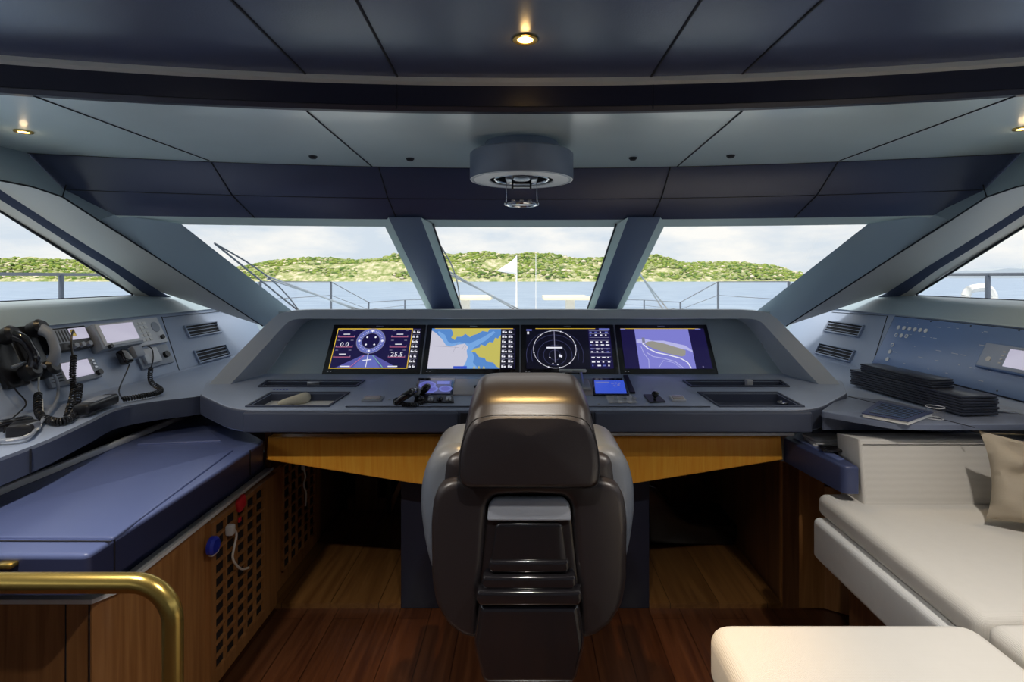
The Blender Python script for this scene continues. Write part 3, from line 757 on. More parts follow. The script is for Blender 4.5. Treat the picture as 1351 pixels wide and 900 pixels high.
# switch cluster right
t = thing('switch_cluster', desk(815, 526, .008), 'pale row of small switches below the plain blue touch screen', 'switch panel')
b = mb('lightplastic'); dquad(b, [(803, 533), (798, 522), (832, 522), (841, 533)], .006, .006); b.build('base', t)
for k in range(6):
    b = mb('silver' if k % 2 else 'white'); b.box(desk(806+6.2*k, 525 if k % 2 else 530, .018), (.015, .018, .008), bev=.002, axes=[DU, DV, DNn]); b.build('switch', t)
t = thing('joystick', desk(864, 527, .01), 'small black joystick on a square dark base, right side of desk', 'joystick')
b = mb('black'); dquad(b, [(857, 533), (849, 522.5), (868, 522.5), (878, 532)], .008, .006); b.build('base', t)
b = mb('blackgloss'); b.lathe([(.006, 0), (.006, .014), (.013, .020), (.015, .030), (.010, .037), (.002, .039)], desk(864, 528, .014), 16, DNn); b.build('knob', t)
for px, py in ((790, 534), (853, 533.5), (520, 532), (514, 528)):
    b = mb('silver'); b.lathe([(.006, 0), (.006, .004), (.003, .006)], desk(px, py, .006), 12, DNn)
    tag(b.build('desk_button'), {790: 'tiny round button at the desk edge just right of the chair', 853: 'tiny round button left of the joystick base', 520: 'tiny round button nearest the black handset', 514: 'tiny round button between the square pad and the handset'}[px], 'button')
b = mb('black'); b.lathe([(.008, 0), (.010, .006), (.006, .012)], desk(628, 512, .01), 12, DNn); tag(b.build('push_button'), 'tiny black knob on the pale plate beside the headrest', 'button')

# contents of trays
tf = -.0335
def ontray(px, py, up=0): return desk(px, py, tf+up)
b = mb('paper'); b.loops([[ontray(*p) for p in ((345, 536), (362, 524), (455, 524), (436, 536))], [ontray(*p, .004) for p in ((345, 536), (362, 524), (455, 524), (436, 536))]])
tag(b.build('paper_sheet'), 'white paper lying in the lower left desk tray', 'paper')
b = mb('creamcloth')
pp = smoothpath([ontray(367, 534, .018), ontray(385, 529, .022), ontray(398, 526, .024), ontray(408, 523, .02)], 4)
b.tube(pp, [.010, .014, .017, .018, .019, .020, .021, .022, .023, .024, .022, .018, .006][:len(pp)], 12)
tag(b.build('folded_cloth'), 'rolled cream cloth on the paper in the lower left tray', 'cloth')
b = mb('black'); b.tube([ontray(362, 508, .006), ontray(392, 508.5, .006)], .006, 8); b.mat('silver'); b.tube([ontray(392, 508.5, .006), ontray(396, 508.6, .006)], [.005, .001], 8)
tag(b.build('pen'), 'dark pen in the upper left desk tray', 'pen')
b = mb('silver'); b.box(ontray(422, 507, .02), (.11, .012, .03), bev=.003, rot=Matrix.Rotation(.15, 3, 'Z')); tag(b.build('tray_clip'), 'long grey clip lying at the middle of the upper left tray', 'clip')
b = mb('lightplastic'); b.box(ontray(988, 508, .022), (.03, .03, .05), bev=.004); tag(b.build('tray_divider'), 'small pale block dividing the upper right tray', 'divider')
b = mb('black'); b.box(ontray(1006, 508, .012), (.075, .026, .014), bev=.004); tag(b.build('small_remote'), 'small dark remote right of the divider in the upper right tray', 'remote control')
b = mb('silver')
b.tube([ontray(1032, 531, .016)+V((.018*math.cos(a), .018*math.sin(a), 0)) for a in [k*PI/8 for k in range(16)]], .003, 6, closed=True)
b.mat('blue').box(ontray(1038, 531, .014), (.03, .014, .008), bev=.003); tag(b.build('key_ring'), 'key ring with blue tag in the lower right desk tray', 'keys')
b = mb('blue'); q = [(361, 515), (363, 512.5), (380, 512.5), (378, 515)]
for k in range(5): b.box(desk(362+4.2*k, 514, .001), (.008, .007, .001), axes=[DU, DV, DNn])
tag(b.build('desk_sticker'), 'tiny blue marking between the two left trays', 'sticker')

# ================================================================== HELM CHAIR
YC = 1.55
ch = thing('helm_chair', (.012, 1.7, 0), 'large dark leather helm chair seen from behind, in front of the console', 'helm chair')
def cq(cx, cy): return V(((530+cx/2.142-CX)/F*YC, H-(480+cy/2.142-CY)/F*YC))
def sym(L, c=360):      # left half (crop px) -> closed symmetric outline
    out = []
    for q in [cq(x, y) for x, y in L]+[cq(2*c-x, y) for x, y in reversed(L)]:
        if not out or (q-out[-1]).length > .003: out.append(q)
    if (out[0]-out[-1]).length < .003: out.pop()
    return out
OX, UX, WZ = V((0, YC, 0)), V((1, 0, 0)), V((0, 0, 1))   # N = UxW = (0,-1,0): towards the camera
# back shell, an inverted U
sh = sym([(360, 318), (150, 318), (112, 335), (93, 372), (86, 440), (88, 600), (100, 670), (132, 725), (175, 757), (222, 765), (222, 640), (236, 470), (243, 390), (262, 366), (360, 362)])
sh = [p for i, p in enumerate(sh) if i == 0 or (p-sh[i-1]).length > 1e-4]
b = mb('chair')
shr = rnd(sh, .02, 4)
b.prism(shr, OX, UX, WZ, -.14, .03, .024, 6)
b.build('backrest', ch)
# inner back behind the trim
b = mb('chair'); b.prism(rnd(sym([(225, 350), (215, 760)]), .01), OX, UX, WZ, -.14, -.02); b.build('backrest_core', ch)
# side bolsters
for s in (-1, 1):
    L = [(175, 238), (125, 240), (88, 256), (62, 296), (46, 355), (44, 430), (56, 520), (72, 590), (98, 650), (130, 640), (150, 450), (200, 330)]
    P = [cq(x, y) if s < 0 else cq(712-x, y) for x, y in L]
    b = mb('chairwing'); b.prism(rnd(P, .03, 5), OX, UX, WZ, -.30, -.015, .045, 7, True); b.build('side_bolster', ch)
# shoulders under headrest
b = mb('chair'); b.prism(rnd(sym([(158, 250), (118, 268), (108, 340), (112, 420)]), .04, 6), OX, UX, WZ, -.26, -.0, .04, 6, True); b.build('shoulder', ch)
# headrest
hd = rnd(sym([(255, 52), (205, 60), (183, 100), (165, 190), (160, 260), (170, 322), (360, 334)])[:], .03, 6)
b = mb('chair'); b.prism(hd, OX, UX, WZ, -.20, .055, .0, 1)
b.bm.free()
b = mb('chair')
hb = rnd([p for p in sym([(250, 128), (205, 140), (180, 190), (170, 250), (172, 312), (190, 326)])], .03, 6)
hf = rnd([p for p in sym([(262, 58), (215, 64), (192, 100), (176, 190), (168, 250), (172, 312), (190, 324)])], .03, 6)
def resample(poly, n, start):
    P = [V(p) for p in poly]; i0 = min(range(len(P)), key=lambda i: (P[i]-V(start)).length); P = P[i0:]+P[:i0]; P.append(P[0])
    d = [0]
    for a, c in zip(P, P[1:]): d.append(d[-1]+(c-a).length)
    out = []
    for k in range(n):
        t = d[-1]*k/n; j = max(i for i in range(len(d)) if d[i] <= t+1e-9); j = min(j, len(P)-2)
        f = (t-d[j])/max(1e-9, d[j+1]-d[j]); out.append(P[j].lerp(P[j+1], f))
    return out
bc = cq(360, 332)
A = resample(hb, 72, bc); C = resample(hf, 72, bc)
r3 = lambda P, n: [OX+UX*p[0]+WZ*p[1]+V((0, -n, 0)) for p in P]
rings = [r3(inset(C, .015), -.225), r3(C, -.19)]
for k in range(6):
    t = k/5; rings.append(r3([a.lerp(c, 1-t*t) for a, c in zip(A, C)], -.12+.185*math.sin(t*PI/2)))
rings += [r3(inset(A, .006), .073), r3(inset(A, .014), .078)]+[r3([V((p[0]*f+.012*(1-f), p[1]*f+1.07*(1-f))) for p in A], .078+.012*(.9-f)) for f in (.88, .7, .4, .1)]
b.loops(rings); hrest = b.build('headrest', ch)
b = mb('stitch'); SP = r3([p for p in A], .0665); b.tube(SP, .0018, 5, closed=True)
SP = r3([a.lerp(c, .10) for a, c in zip(A, C)], .056); b.tube(SP, .0012, 5, closed=True); b.build('stitching', hrest)
# glossy trim plate with ribs
b = mb('silver'); b.mat('blackgloss')
b.prism(rnd(sym([(262, 368), (243, 385), (236, 440), (218, 610), (224, 640)]), .012), OX, UX, WZ, -.02, .018, .012, 4)
b.build('back_plate', ch)
b = mb('grayplastic'); b.prism(rnd(sym([(264, 370), (247, 388), (243, 434)]), .01), OX, UX, WZ, .012, .030, .008, 4); tag(b.build('plate_cap', ch), 'grey satin cap of the chair back plate')
b = mb('blackgloss'); b.prism(rnd(sym([(268, 440), (252, 560)]), .015), OX, UX, WZ, .01, .026, .006, 3); b.build('plate_panel', ch)
for k, (y, w, h) in enumerate(((556, 250, 22), (594, 232, 24), (628, 218, 26))):
    b = mb('blackgloss'); b.prism(rnd(sym([(w, y-16), (w-4, y+6), (w+6, y+h-2)]), .008), OX, UX, WZ, .0, .034+.012*k, .010, 4)
    b.build('rib', ch)
b = mb('blackgloss'); b.prism(rnd(sym([(222, 652), (206, 760), (232, 870)]), .02), OX, UX, WZ, -.1, .052, .02, 5); b.build('lower_cover', ch)
# seat, arms, post (mostly hidden)
b = mb('chair'); b.prism(rnd([(-.26, -.27), (.26, -.27), (.27, .25), (-.27, .25)], .06, 5), (.012, 1.97, .52), (1, 0, 0), (0, 1, 0), -.06, .07, .04, 5, True); b.build('seat', ch)
b = mb('chairwing'); b.prism(rnd([(-.17, -.3), (.17, -.3), (.15, .28), (-.15, .28)], .05, 4), (.012, 1.69, .80), (1, 0, 0), (0, 0, 1), -.10, .05, .04, 5); b.build('back_cushion', ch)
for s in (-1, 1):
    b = mb('chair'); b.box((.012+s*.295, 1.93, .62), (.06, .34, .05), bev=.02, seg=3); b.build('armrest', ch)
b = mb('silver'); b.lathe([(.24, 0), (.24, .015), (.08, .03), (.055, .05), (.055, .36), (.09, .40), (.09, .46)], (.012, 1.75, 0), 32); b.build('pedestal', ch)
b = mb('black'); b.box((.012, 1.62, .44), (.24, .14, .05), bev=.01); b.build('slide_base', ch)

# ================================================================== PORT BENCH AND CABINETS
bn = thing('upholstered_chart_table', (-1.4, 1.9, .71), 'wide blue leather topped table along the left side above the wooden cabinets', 'table')
b = mb('bench')
po = [(-1.74, 1.357), (-1.085, 1.357), (-1.09, 1.9), (-1.10, 2.31), (-1.30, 2.50), (-1.42, 2.9), (-1.74, 2.9)]
b.prism(rnd(po, [.01, .02, .3, .03, .2, .05, .01]), (0, 0, .798), (1, 0, 0), (0, 1, 0), 0, .012, .008, 3); b.build('tabletop', bn)
b = mb('skirt'); b.prism(rnd(po, [.01, .02, .3, .03, .2, .05, .01]), (0, 0, .71), (1, 0, 0), (0, 1, 0), 0, .088); tag(b.build('edge_skirt', bn), 'leather side edge of the table, its shade painted into the colour')
b = mb('bench')
q = [onz(*p, .81) for p in ((-60, 695), (164, 594), (308, 595), (150, 712), (-60, 712))]
q = [p for p in q]; q[4] = V((-1.62, 1.44, .81)); q = q[1:]
ip = [(p.x, p.y) for p in q]
b.prism(rnd(ip, .01), (0, 0, .81), (1, 0, 0), (0, 1, 0), -.002, .006, .005, 3)
q = [onz(*p, .81) for p in ((180, 588), (205, 569), (268, 560), (292, 583))]
b.prism(rnd([(p.x, p.y) for p in q], .01), (0, 0, .81), (1, 0, 0), (0, 1, 0), -.002, .007, .005, 3); b.build('inlay_panel', bn)
b = mb('stitch'); b.bar(onz(-60, 714, .811), onz(147, 714.5, .811), .004, .003); b.build('seam', bn); b = mb('stitch'); b.bar((-1.0855, 1.444, .71), (-1.0855, 1.444, .81), .004, .004); b.build('seam', bn); b = mb('stitch')
b.bar((-1.096, 2.18, .71), (-1.096, 2.18, .81), .004, .004); b.build('seam', bn)
b = mb('brass'); b.box((-1.28, 1.35, .79), (.045, .03, .012), bev=.004)
tag(b.build('catch', bn), 'small brass catch')
# light edge strip at the back of the table
b = mb('silver'); b.mat('white'); b.box((-1.665, 1.75, .822), (.022, 2.1, .024), bev=.005); tag(b.build('metal_edge_strip'), 'long pale metal strip along the back of the blue table', 'metal strip')

cab = thing('wooden_cabinet', (-1.3, 1.9, 0), 'teak cabinet with a lattice door under the blue leather table', 'cabinet')
b = mb('woodcab'); b.prism([(-1.75, 1.475), (-1.17, 1.475), (-1.14, 1.52), (-1.155, 2.49), (-1.75, 2.49)], (0, 0, 0), (1, 0, 0), (0, 1, 0), 0, .622); b.build('body', cab)
b = mb('white'); b.prism([(-1.75, 1.465), (-1.162, 1.465), (-1.130, 1.515), (-1.145, 2.49), (-1.175, 2.49), (-1.165, 1.53), (-1.18, 1.495), (-1.75, 1.495)], (0, 0, .622), (1, 0, 0), (0, 1, 0), 0, .012); tag(b.build('edge_trim', cab), 'white top edge of the cabinet')
b = mb('navy'); b.box((-1.46, 2.0, .665), (.56, 1.0, .085)); b.build('plinth', cab)
b = mb('groove'); b.bar((-1.1755, 1.474, .0), (-1.1755, 1.474, .62), .003, .003); b.bar((-1.2385, 1.473, .0), (-1.2385, 1.473, .62), .002, .002); b.build('seam', cab)
XD = -1.134
def lattice(door, y0, y1, z0, z1, nx, nz, x, bar, dirn=1):
    b = mb('groove'); b.box((x-.004*dirn, (y0+y1)/2, (z0+z1)/2), (.004, y1-y0, z1-z0)); b.build('mesh_backing', door)
    b = mb('woodcab')
    for i in range(nx+1):
        y = y0+(y1-y0)*i/nx; b.box((x+.004*dirn, y, (z0+z1)/2), (.012, bar, z1-z0+bar))
    for k in range(nz+1):
        z = z0+(z1-z0)*k/nz; b.box((x+.004*dirn, (y0+y1)/2, z), (.011, y1-y0+bar, bar))
    b.build('lattice', door)
dr = mb('woodcab')
y0, y1 = 1.955, 2.48
gy0, gy1, gz0, gz1 = 1.985, 2.36, .06, .60
xs_ = XD
dr.box((xs_, (y0+gy0)/2, .315), (.022, gy0-y0, .60)); dr.box((xs_, (gy1+y1)/2, .315), (.022, y1-gy1, .60))
dr.box((xs_, (gy0+gy1)/2, (.015+gz0)/2), (.022, gy1-gy0, gz0-.015)); dr.box((xs_, (gy0+gy1)/2, (gz1+.615)/2), (.022, gy1-gy0, .615-gz1))
d1 = dr.build('door', cab)
lattice(d1, gy0, gy1, gz0, gz1, 5, 11, XD, .009)
cab2 = thing('wooden_cabinet', (-1.4, 3.0, 0), 'darker teak cabinet with a lattice door further back under the helm console', 'cabinet')
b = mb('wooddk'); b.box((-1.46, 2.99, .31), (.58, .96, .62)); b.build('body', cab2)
dr = mb('woodcab'); dr.box((-1.165, 2.80, .31), (.012, .60, .60)); d2 = dr.build('door', cab2)
lattice(d2, 2.60, 2.99, .10, .60, 5, 9, -1.155, .009)

# things hanging on the lattice
t = thing('red_adapter', onx(318, 664, -1.135), 'small red plastic plug on the lattice door', 'plug')
b = mb('red'); c = onx(318, 664, -1.115); b.box(c, (.02, .055, .05), bev=.008, rot=Matrix.Rotation(.3, 3, 'X')); b.build('body', t)
b = mb('red'); b.box(c+V((0, -.01, -.06)), (.008, .016, .02), bev=.003); b.build('tag', t)
t = thing('blue_adapter', onx(278, 722, -1.135), 'round blue and white plug on the lattice door', 'plug')
c = onx(278, 720, -1.122); b = mb('blue'); b.lathe([(.032, 0), (.032, .014), (.024, .022)], c, 18, (1, 0, 0)); b.build('body', t)
b = mb('white'); b.box(c+V((.008, .006, -.026)), (.02, .045, .018), bev=.007); b.build('base', t)
t = thing('charging_cable', onx(304, 700, -1.135), 'white plug and cable hanging from the lattice door', 'cable')
c = onx(304, 699, -1.11); b = mb('white'); b.box(c, (.03, .028, .04), bev=.008); b.build('plug', t)
b = mb('whitecord'); b.tube(smoothpath([onx(x, y, -1.108) for x, y in ((306, 696), (312, 704), (309, 722), (307, 736), (313, 747), (320, 751), (328, 749))], 5), .0042, 7); b.build('cord', t)
t = thing('white_cable', onx(400, 616, -1.135), 'thin white cable hanging on the further lattice door', 'cable')
b = mb('whitecord'); b.tube(smoothpath([onx(x, y, -1.135) for x, y in ((399, 612), (403, 628), (401, 640), (404, 652), (403, 668))], 5), .0045, 7); b.build('cord', t)
b = mb('whitecord'); b.box(onx(400, 616, -1.135), (.015, .02, .03), bev=.004); b.build('plug', t)

# footwell: raised floor, back wall, stair and posts
struct(mb('woodpl').box((-.86, 2.97, .012), (.60, 1.0, .024)), 'trim_20')
struct(mb('woodpl').box((.865, 2.97, .012), (.60, 1.0, .024)), 'trim_21')
b = mb('wooddk')
b.box((-1.0, 3.48, .31), (.30-.16, .05, .62)); b.box((-.85, 3.49, .05), (.55, .05, .10)); b.box((-.66, 3.50, .30), (.16, .05, .62))
struct(b, 'wall_footwell_left')
struct(mb('wooddk').box((-1.165, 2.98, .765), (.03, 1.0, .28)), 'trim_23')
b = mb('wooddk'); b.box((.9, 3.60, .45), (.7, .05, .9)); struct(b, 'wall_footwell_right')
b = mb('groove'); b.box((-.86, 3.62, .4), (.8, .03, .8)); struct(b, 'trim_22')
b = mb('woodcab'); b.bar(at(512, 678, 3.44), at(531, 632, 3.44), .022, .03); b.bar(at(458, 678, 3.44), at(512, 678, 3.44), .02, .02); tag(b.build('wooden_stair_rail'), 'thin wooden edge climbing at the back of the left footwell', 'rail')
b = mb('black'); b.box(at(513, 655, 3.42), (.025, .03, .26)); tag(b.build('dark_post'), 'dark upright post at the back of the left footwell', 'post')
# right footwell: curved dark panel with a polished rim
b = mb('blackgloss')
cpts = [(855, 640), (868, 644), (880, 662), (892, 680), (910, 690), (935, 693), (985, 694)]
poly = [(at(x, y, 3.0).x, at(x, y, 3.0).z) for x, y in cpts]+[(1.14, .03), (.69, .03)]
b.prism(poly, (0, 3.0, 0), (1, 0, 0), (0, 0, 1), -.3, 0, .006, 3); tag(b.build('curved_footrest_panel'), 'dark glossy panel with a curved top edge in the right footwell', 'panel')
b = mb('wooddk'); b.bar(at(905, 625, 3.4), at(960, 690, 3.4), .05, .03); tag(b.build('slanted_board'), 'slanted dark board behind the curved panel in the right footwell', 'board')
b = mb('beige'); b.prism(rnd([(1.24, .28), (1.43, .28), (1.43, .16), (1.32, .165)], .03), (0, 3.5, 0), (1, 0, 0), (0, 0, 1), 0, .04, .01); b.bm.free()
b = mb('beige'); P = [at(x, y, 3.5) for x, y in ((942, 612), (980, 612), (980, 636), (966, 636), (952, 629))]
b.prism(rnd([(p.x, p.z) for p in P], .02), (0, 3.5, 0), (1, 0, 0), (0, 0, 1), 0, .04, .01); tag(b.build('cream_shelf_end'), 'small cream rounded shelf end deep in the right footwell', 'shelf')

# ================================================================== STARBOARD CABINET AND TABLE
cab3 = thing('wooden_cabinet', (1.25, 2.7, 0), 'plain teak cabinet on the right between the console and the sofa', 'cabinet')
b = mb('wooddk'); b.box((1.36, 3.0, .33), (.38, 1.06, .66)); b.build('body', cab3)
b = mb('woodcab'); b.prism([(1.163, 2.475), (1.353, 2.463), (1.353, 2.49), (1.163, 2.49)], (0, 0, .005), (1, 0, 0), (0, 1, 0), 0, .66); b.build('front_panel', cab3)
b = mb('woodcab'); b.prism([(1.353, 2.463), (1.62, 2.30), (1.65, 2.35), (1.36, 2.52)], (0, 0, .005), (1, 0, 0), (0, 1, 0), 0, .55); b.build('side_panel', cab3)
tb = thing('side_table_top', (1.25, 2.2, .71), 'navy leather topped table end between console and sofa back', 'table')
b = mb('navy')
b.prism(rnd([(1.112, 2.352), (1.135, 2.18), (1.165, 1.99), (1.222, 1.99), (1.222, 2.20), (1.32, 2.34), (1.75, 2.40), (1.75, 2.9), (1.42, 2.9), (1.30, 2.50)], [.02, .08, .03, .01, .01, .01, .01, .01, .05, .1], 6), (0, 0, .71), (1, 0, 0), (0, 1, 0), 0, .1, .01, 4); b.build('tabletop', tb)
b = mb('bench'); b.prism(rnd([(1.15, 2.34), (1.18, 2.06), (1.21, 2.06), (1.21, 2.20), (1.32, 2.55)], .01), (0, 0, .81), (1, 0, 0), (0, 1, 0), -.002, .004, .003); b.build('inlay_panel', tb)
# papers and phone on it
for k in range(3):
    b = mb('paper'); b.box((1.25, 2.26+.006*k, .8165+.009*k), (.14, .10, .008), bev=.003, rot=Matrix.Rotation(.12*k-.1, 3, 'Z'))
    tag(b.build('notepad'), ['lowest pale notepad of the little pile by the console corner', 'middle pale notepad of the little pile by the console corner', 'topmost pale notepad of the little pile by the console corner'][k], 'notepad', 'notepads by the console corner')
b = mb('blackgloss'); b.box(onz(1100, 592, .825), (.10, .065, .012), bev=.005, rot=Matrix.Rotation(-.2, 3, 'Z')); b.mat('e_green')
tag(b.build('mobile_phone'), 'dark phone lying on the navy table end beside the sofa back', 'phone')

# ================================================================== SIDE CONSOLES
def side_console(s, nm, lab):
    k = s; XK = 1.94
    c = thing(nm, (k*1.75, 2.2, 0), lab, 'side console')
    b = mb('fascia')
    fr = smoothpath([V((k*1.93, -.1, .97)), V((k*1.93, 1.7, .97)), V((k*1.92, 2.12, .97)), V((k*1.60, 2.16, .97)), V((k*1.57, 2.33, .97)), V((k*1.44, 2.44, .97)), V((k*1.42, 2.6, .97)), V((k*1.42, 3.2, .97)), V((k*1.42, 4.2, .97))], 6) if s > 0 else smoothpath([V((k*1.535, -.1, .97)), V((k*1.535, 1.0, .97)), V((k*1.535, 1.65, .97)), V((k*1.595, 1.98, .97)), V((k*1.645, 2.2, .97)), V((k*1.57, 2.33, .97)), V((k*1.44, 2.44, .97)), V((k*1.42, 2.6, .97)), V((k*1.42, 3.2, .97)), V((k*1.42, 4.2, .97))], 6)
    lo = [p+V((0, 0, -.08)) for p in fr]; und = [V((k*1.78, p.y, .885)) for p in fr]
    bev1 = [p+V((0, 0, -.008)) for p in fr]; bev2 = [p+V((k*.008, 0, 0)) for p in fr]
    b.loops([und, lo, bev1, bev2], closed=False)
    b.build('shelf_edge', c)
    b = mb('leather'); bk = [V((k*1.94, p.y, .973)) for p in fr]; b.loops([bev2, bk], closed=False); b.build('shelf', c)
    b = mb('leather')
    yy = [-.1, 1, 2, 3, 4.2]
    b.loops([[V((k*1.92, y, .972)) for y in yy], [V((k*1.94, y, .98)) for y in yy], [V((k*2.09, y, 1.29)) for y in yy], [V((k*2.11, y, 1.305)) for y in yy]], closed=False)
    b.build('sloped_panel', c)
    b = mb('fascia'); b.box((k*1.86, 1.5, .43), (.10, 3.1, .86)); b.build('wall_panel', c)
    if s < 0: b = mb('groove'); b.bar((k*1.5345, 1.695, .892), (k*1.5345, 1.695, .968), .004, .004); b.build('shelf_seam', c)
    return c
pc = side_console(-1, 'instrument_side_console', 'sloped grey console along the left side carrying radios')
sc = side_console(1, 'instrument_side_console', 'sloped grey console along the right side with the switch panel')

class Side:
    """local frame of a sloped side panel: u = forward (+y), v = up the slope"""
    def __init__(s, k):
        s.k = k; s.P0 = V((k*1.94, 0, .98)); s.W = (V((k*2.09, 0, 1.29))-s.P0).normalized(); s.Y = V((0, 1, 0))
        s.N = (s.Y.cross(s.W)*(-k)).normalized()
        if s.N.z < 0: s.N = -s.N
    def uv(s, px, py):
        p = hit(px, py, s.P0, s.N)-s.P0; return p.dot(s.Y), p.dot(s.W)
    def pt(s, u, v, d=0): return s.P0+s.Y*u+s.W*v+s.N*d
    def rect(s, px0, py0, px1, py1):
        a, c = s.uv(px0, py0), s.uv(px1, py1); return min(a[0], c[0]), min(a[1], c[1]), max(a[0], c[0]), max(a[1], c[1])
    def box(s, b, r, d0, d1, bev=.003):
        u0, v0, u1, v1 = r
        b.box(s.pt((u0+u1)/2, (v0+v1)/2, (d0+d1)/2), (u1-u0, v1-v0, abs(d1-d0)), bev=bev, axes=[s.Y, s.W, s.N])
    def disc(s, b, u, v, r, d0, d1, seg=18): b.lathe([(r, d0), (r, d1)], s.pt(u, v), seg, s.N)
    def sub(s, r, a0, b0, a1, b1):
        u0, v0, u1, v1 = r; return (u0+(u1-u0)*a0, v0+(v1-v0)*b0, u0+(u1-u0)*a1, v0+(v1-v0)*b1)
LS, RS = Side(-1), Side(1)
# air vents
def vent(S, r, lab):
    t = thing('air_vent', S.pt((r[0]+r[2])/2, (r[1]+r[3])/2), lab, 'air vent')
    b = mb('leather'); u0, v0, u1, v1 = r; f = .010
    for q in ((u0, v0, u1, v0+f), (u0, v1-f, u1, v1), (u0, v0+f, u0+f, v1-f), (u1-f, v0+f, u1, v1-f)): S.box(b, q, 0, .014, .003)
    b.build('frame', t)
    b = mb('groove'); S.box(b, (u0+f, v0+f, u1-f, v1-f), -.001, .002, 0); b.build('duct', t)
    for k in range(3):
        b = mb('leather'); v = v0+f+(v1-v0-2*f)*(k+.5)/3; S.box(b, (u0+f, v-.0022, u1-f, v+.0022), .003, .007, .001); b.build('slat', t)
VW = .062
def vrect(S, px, py, w=.29, h=.075):
    u, v = S.uv(px, py); return (u-w/2, v-h/2, u+w/2, v+h/2)
def vr(S, LL, LR, NB, NT):
    u0 = S.uv(*LL)[0]; u1 = S.uv(*LR)[0]; v0 = S.uv(*NB)[1]; v1 = S.uv(*NT)[1]; return min(u0, u1), v0, max(u0, u1), v1
vent(LS, vr(LS, (248.7, 447), (291.5, 439.5), (248.7, 447), (241.5, 430)), 'upper slatted air vent on the left side console')
vent(LS, vr(LS, (262, 481), (304, 471), (262, 481), (255, 463)), 'lower slatted air vent on the left side console')
vent(RS, vr(RS, (1087, 438), (1134, 446), (1134, 446), (1139, 429)), 'upper slatted air vent on the right side console')
vent(RS, vr(RS, (1075, 469), (1122, 479), (1122, 479), (1127, 462)), 'lower slatted air vent on the right side console')
# groove outlines of the vent plates
for S, pc_, P in ((LS, pc, [(213, 418), (240, 500), (298, 487)]), (RS, sc, [(1098, 412), (1171, 417), (1152, 480)])):
    b = mb('groove')
    q = [S.pt(*S.uv(*p), .001) for p in P]
    for a, c in zip(q, q[1:]): b.bar(a, c, .004, .002)
    if S is LS: b.bar(S.pt(*S.uv(213, 419), .001), S.pt(*S.uv(290, 411), .001), .004, .002)
    b.build('panel_seam', pc_)

# --- left radios
b = mb('groove')
U_ = LS.uv(203, 422); q = [LS.pt(.6, LS.uv(203, 415)[1], .001), LS.pt(U_[0]+.05, LS.uv(203, 415)[1], .001)]
b.bar(q[0], q[1], .004, .002); b.build('panel_seam', pc)
def radio(px, lab, body, d=.035):
    r = LS.rect(*px); t = thing('marine_radio', LS.pt((r[0]+r[2])/2, (r[1]+r[3])/2), lab, 'radio')
    b = mb(body); LS.box(b, r, 0, d, .006); b.build('body', t); return t, r, d
t, r, d = radio((60, 470, 103, 433), 'dark marine radio with a small bright display, upper left of the left console', 'black')
b = mb('grayplastic'); LS.box(b, LS.sub(r, .05, .3, .5, .92), d-.002, d+.004, .002)
for k in range(6): b.mat('black'); q = LS.sub(r, .08+.07*k, .36, .11+.07*k, .86); LS.box(b, q, d+.003, d+.005, 0)
b.build('speaker_grille', t)
b = mb('e_lcd'); LS.box(b, LS.sub(r, .55, .4, .95, .9), d-.002, d+.004, .001); b.build('display', t)
b = mb('brass'); LS.box(b, LS.sub(r, .56, .55, .66, .85), d+.003, d+.006, .001); b.build('sticker', t)
for k in range(3):
    b = mb('grayplastic'); q = LS.sub(r, .5+.17*k, .12, .5+.17*k, .12); LS.disc(b, q[0], q[1], .011, d, d+.018); b.build('knob', t)
t, r, d = radio((123, 468, 164, 428), 'marine radio with a large pale display standing proud of the panel', 'grayplastic', .055)
b = mb('lightplastic'); LS.box(b, LS.sub(r, .05, .1, .98, .96), d-.002, d+.004, .003); b.build('face', t)
b = mb('e_lcd'); LS.box(b, LS.sub(r, .12, .2, .9, .9), d+.003, d+.006, .001); b.build('display', t)
b = mb('black'); q = LS.sub(r, .14, .06, .14, .06); LS.disc(b, q[0], q[1], .010, d, d+.016); b.build('knob', t)
t, r, d = radio((64, 515, 119, 473), 'low flat radio with a large blank pale display, lower left of the left console', 'grayplastic', .02)
b = mb('e_lcd'); LS.box(b, LS.sub(r, .30, .22, .84, .95), d-.001, d+.003, .001); b.build('display', t)
b = mb('black'); q = LS.sub(r, .93, .22, .93, .22); LS.disc(b, q[0], q[1], .013, d, d+.015); b.build('knob', t)
for k in range(3): b = mb('silver'); LS.box(b, LS.sub(r, .90, .45+.17*k, .96, .55+.17*k), d-.001, d+.005, .001); b.build('button', t)
b = mb('black')
for k in range(5): LS.box(b, LS.sub(r, .03, .2+.13*k, .25, .24+.13*k), d-.001, d+.002, 0)
b.build('speaker_grille', t)
t = thing('intercom_keypad', LS.pt(*LS.uv(187, 440)), 'pale intercom panel with number keys and speaker beside the air vents', 'intercom')
r = LS.rect(176, 460, 203, 420); b = mb('lightplastic'); LS.box(b, r, 0, .018, .004); b.build('keypad_plate', t)
b = mb('white')
for i in range(4):
    for j in range(5): q = LS.sub(r, .1+.12*i, .14+.155*j, .19+.12*i, .25+.155*j); LS.box(b, q, .016, .023, .002)
b.build('key', t)
b = mb('grayplastic'); q = LS.sub(r, .8, .62, .8, .62); LS.disc(b, q[0], q[1], .030, .016, .021, 24); b.build('speaker_grille', t)
b = mb('black'); q = LS.sub(r, .85, .2, .85, .2); LS.disc(b, q[0], q[1], .012, .016, .03); b.build('knob', t)
r = LS.rect(186, 489, 216, 455); b = mb('grayplastic'); LS.box(b, r, 0, .016, .004); b.build('lower_plate', t)
b = mb('lightplastic'); LS.box(b, LS.sub(r, .08, .15, .55, .9), .015, .035, .006); b.build('handset_cradle', t)
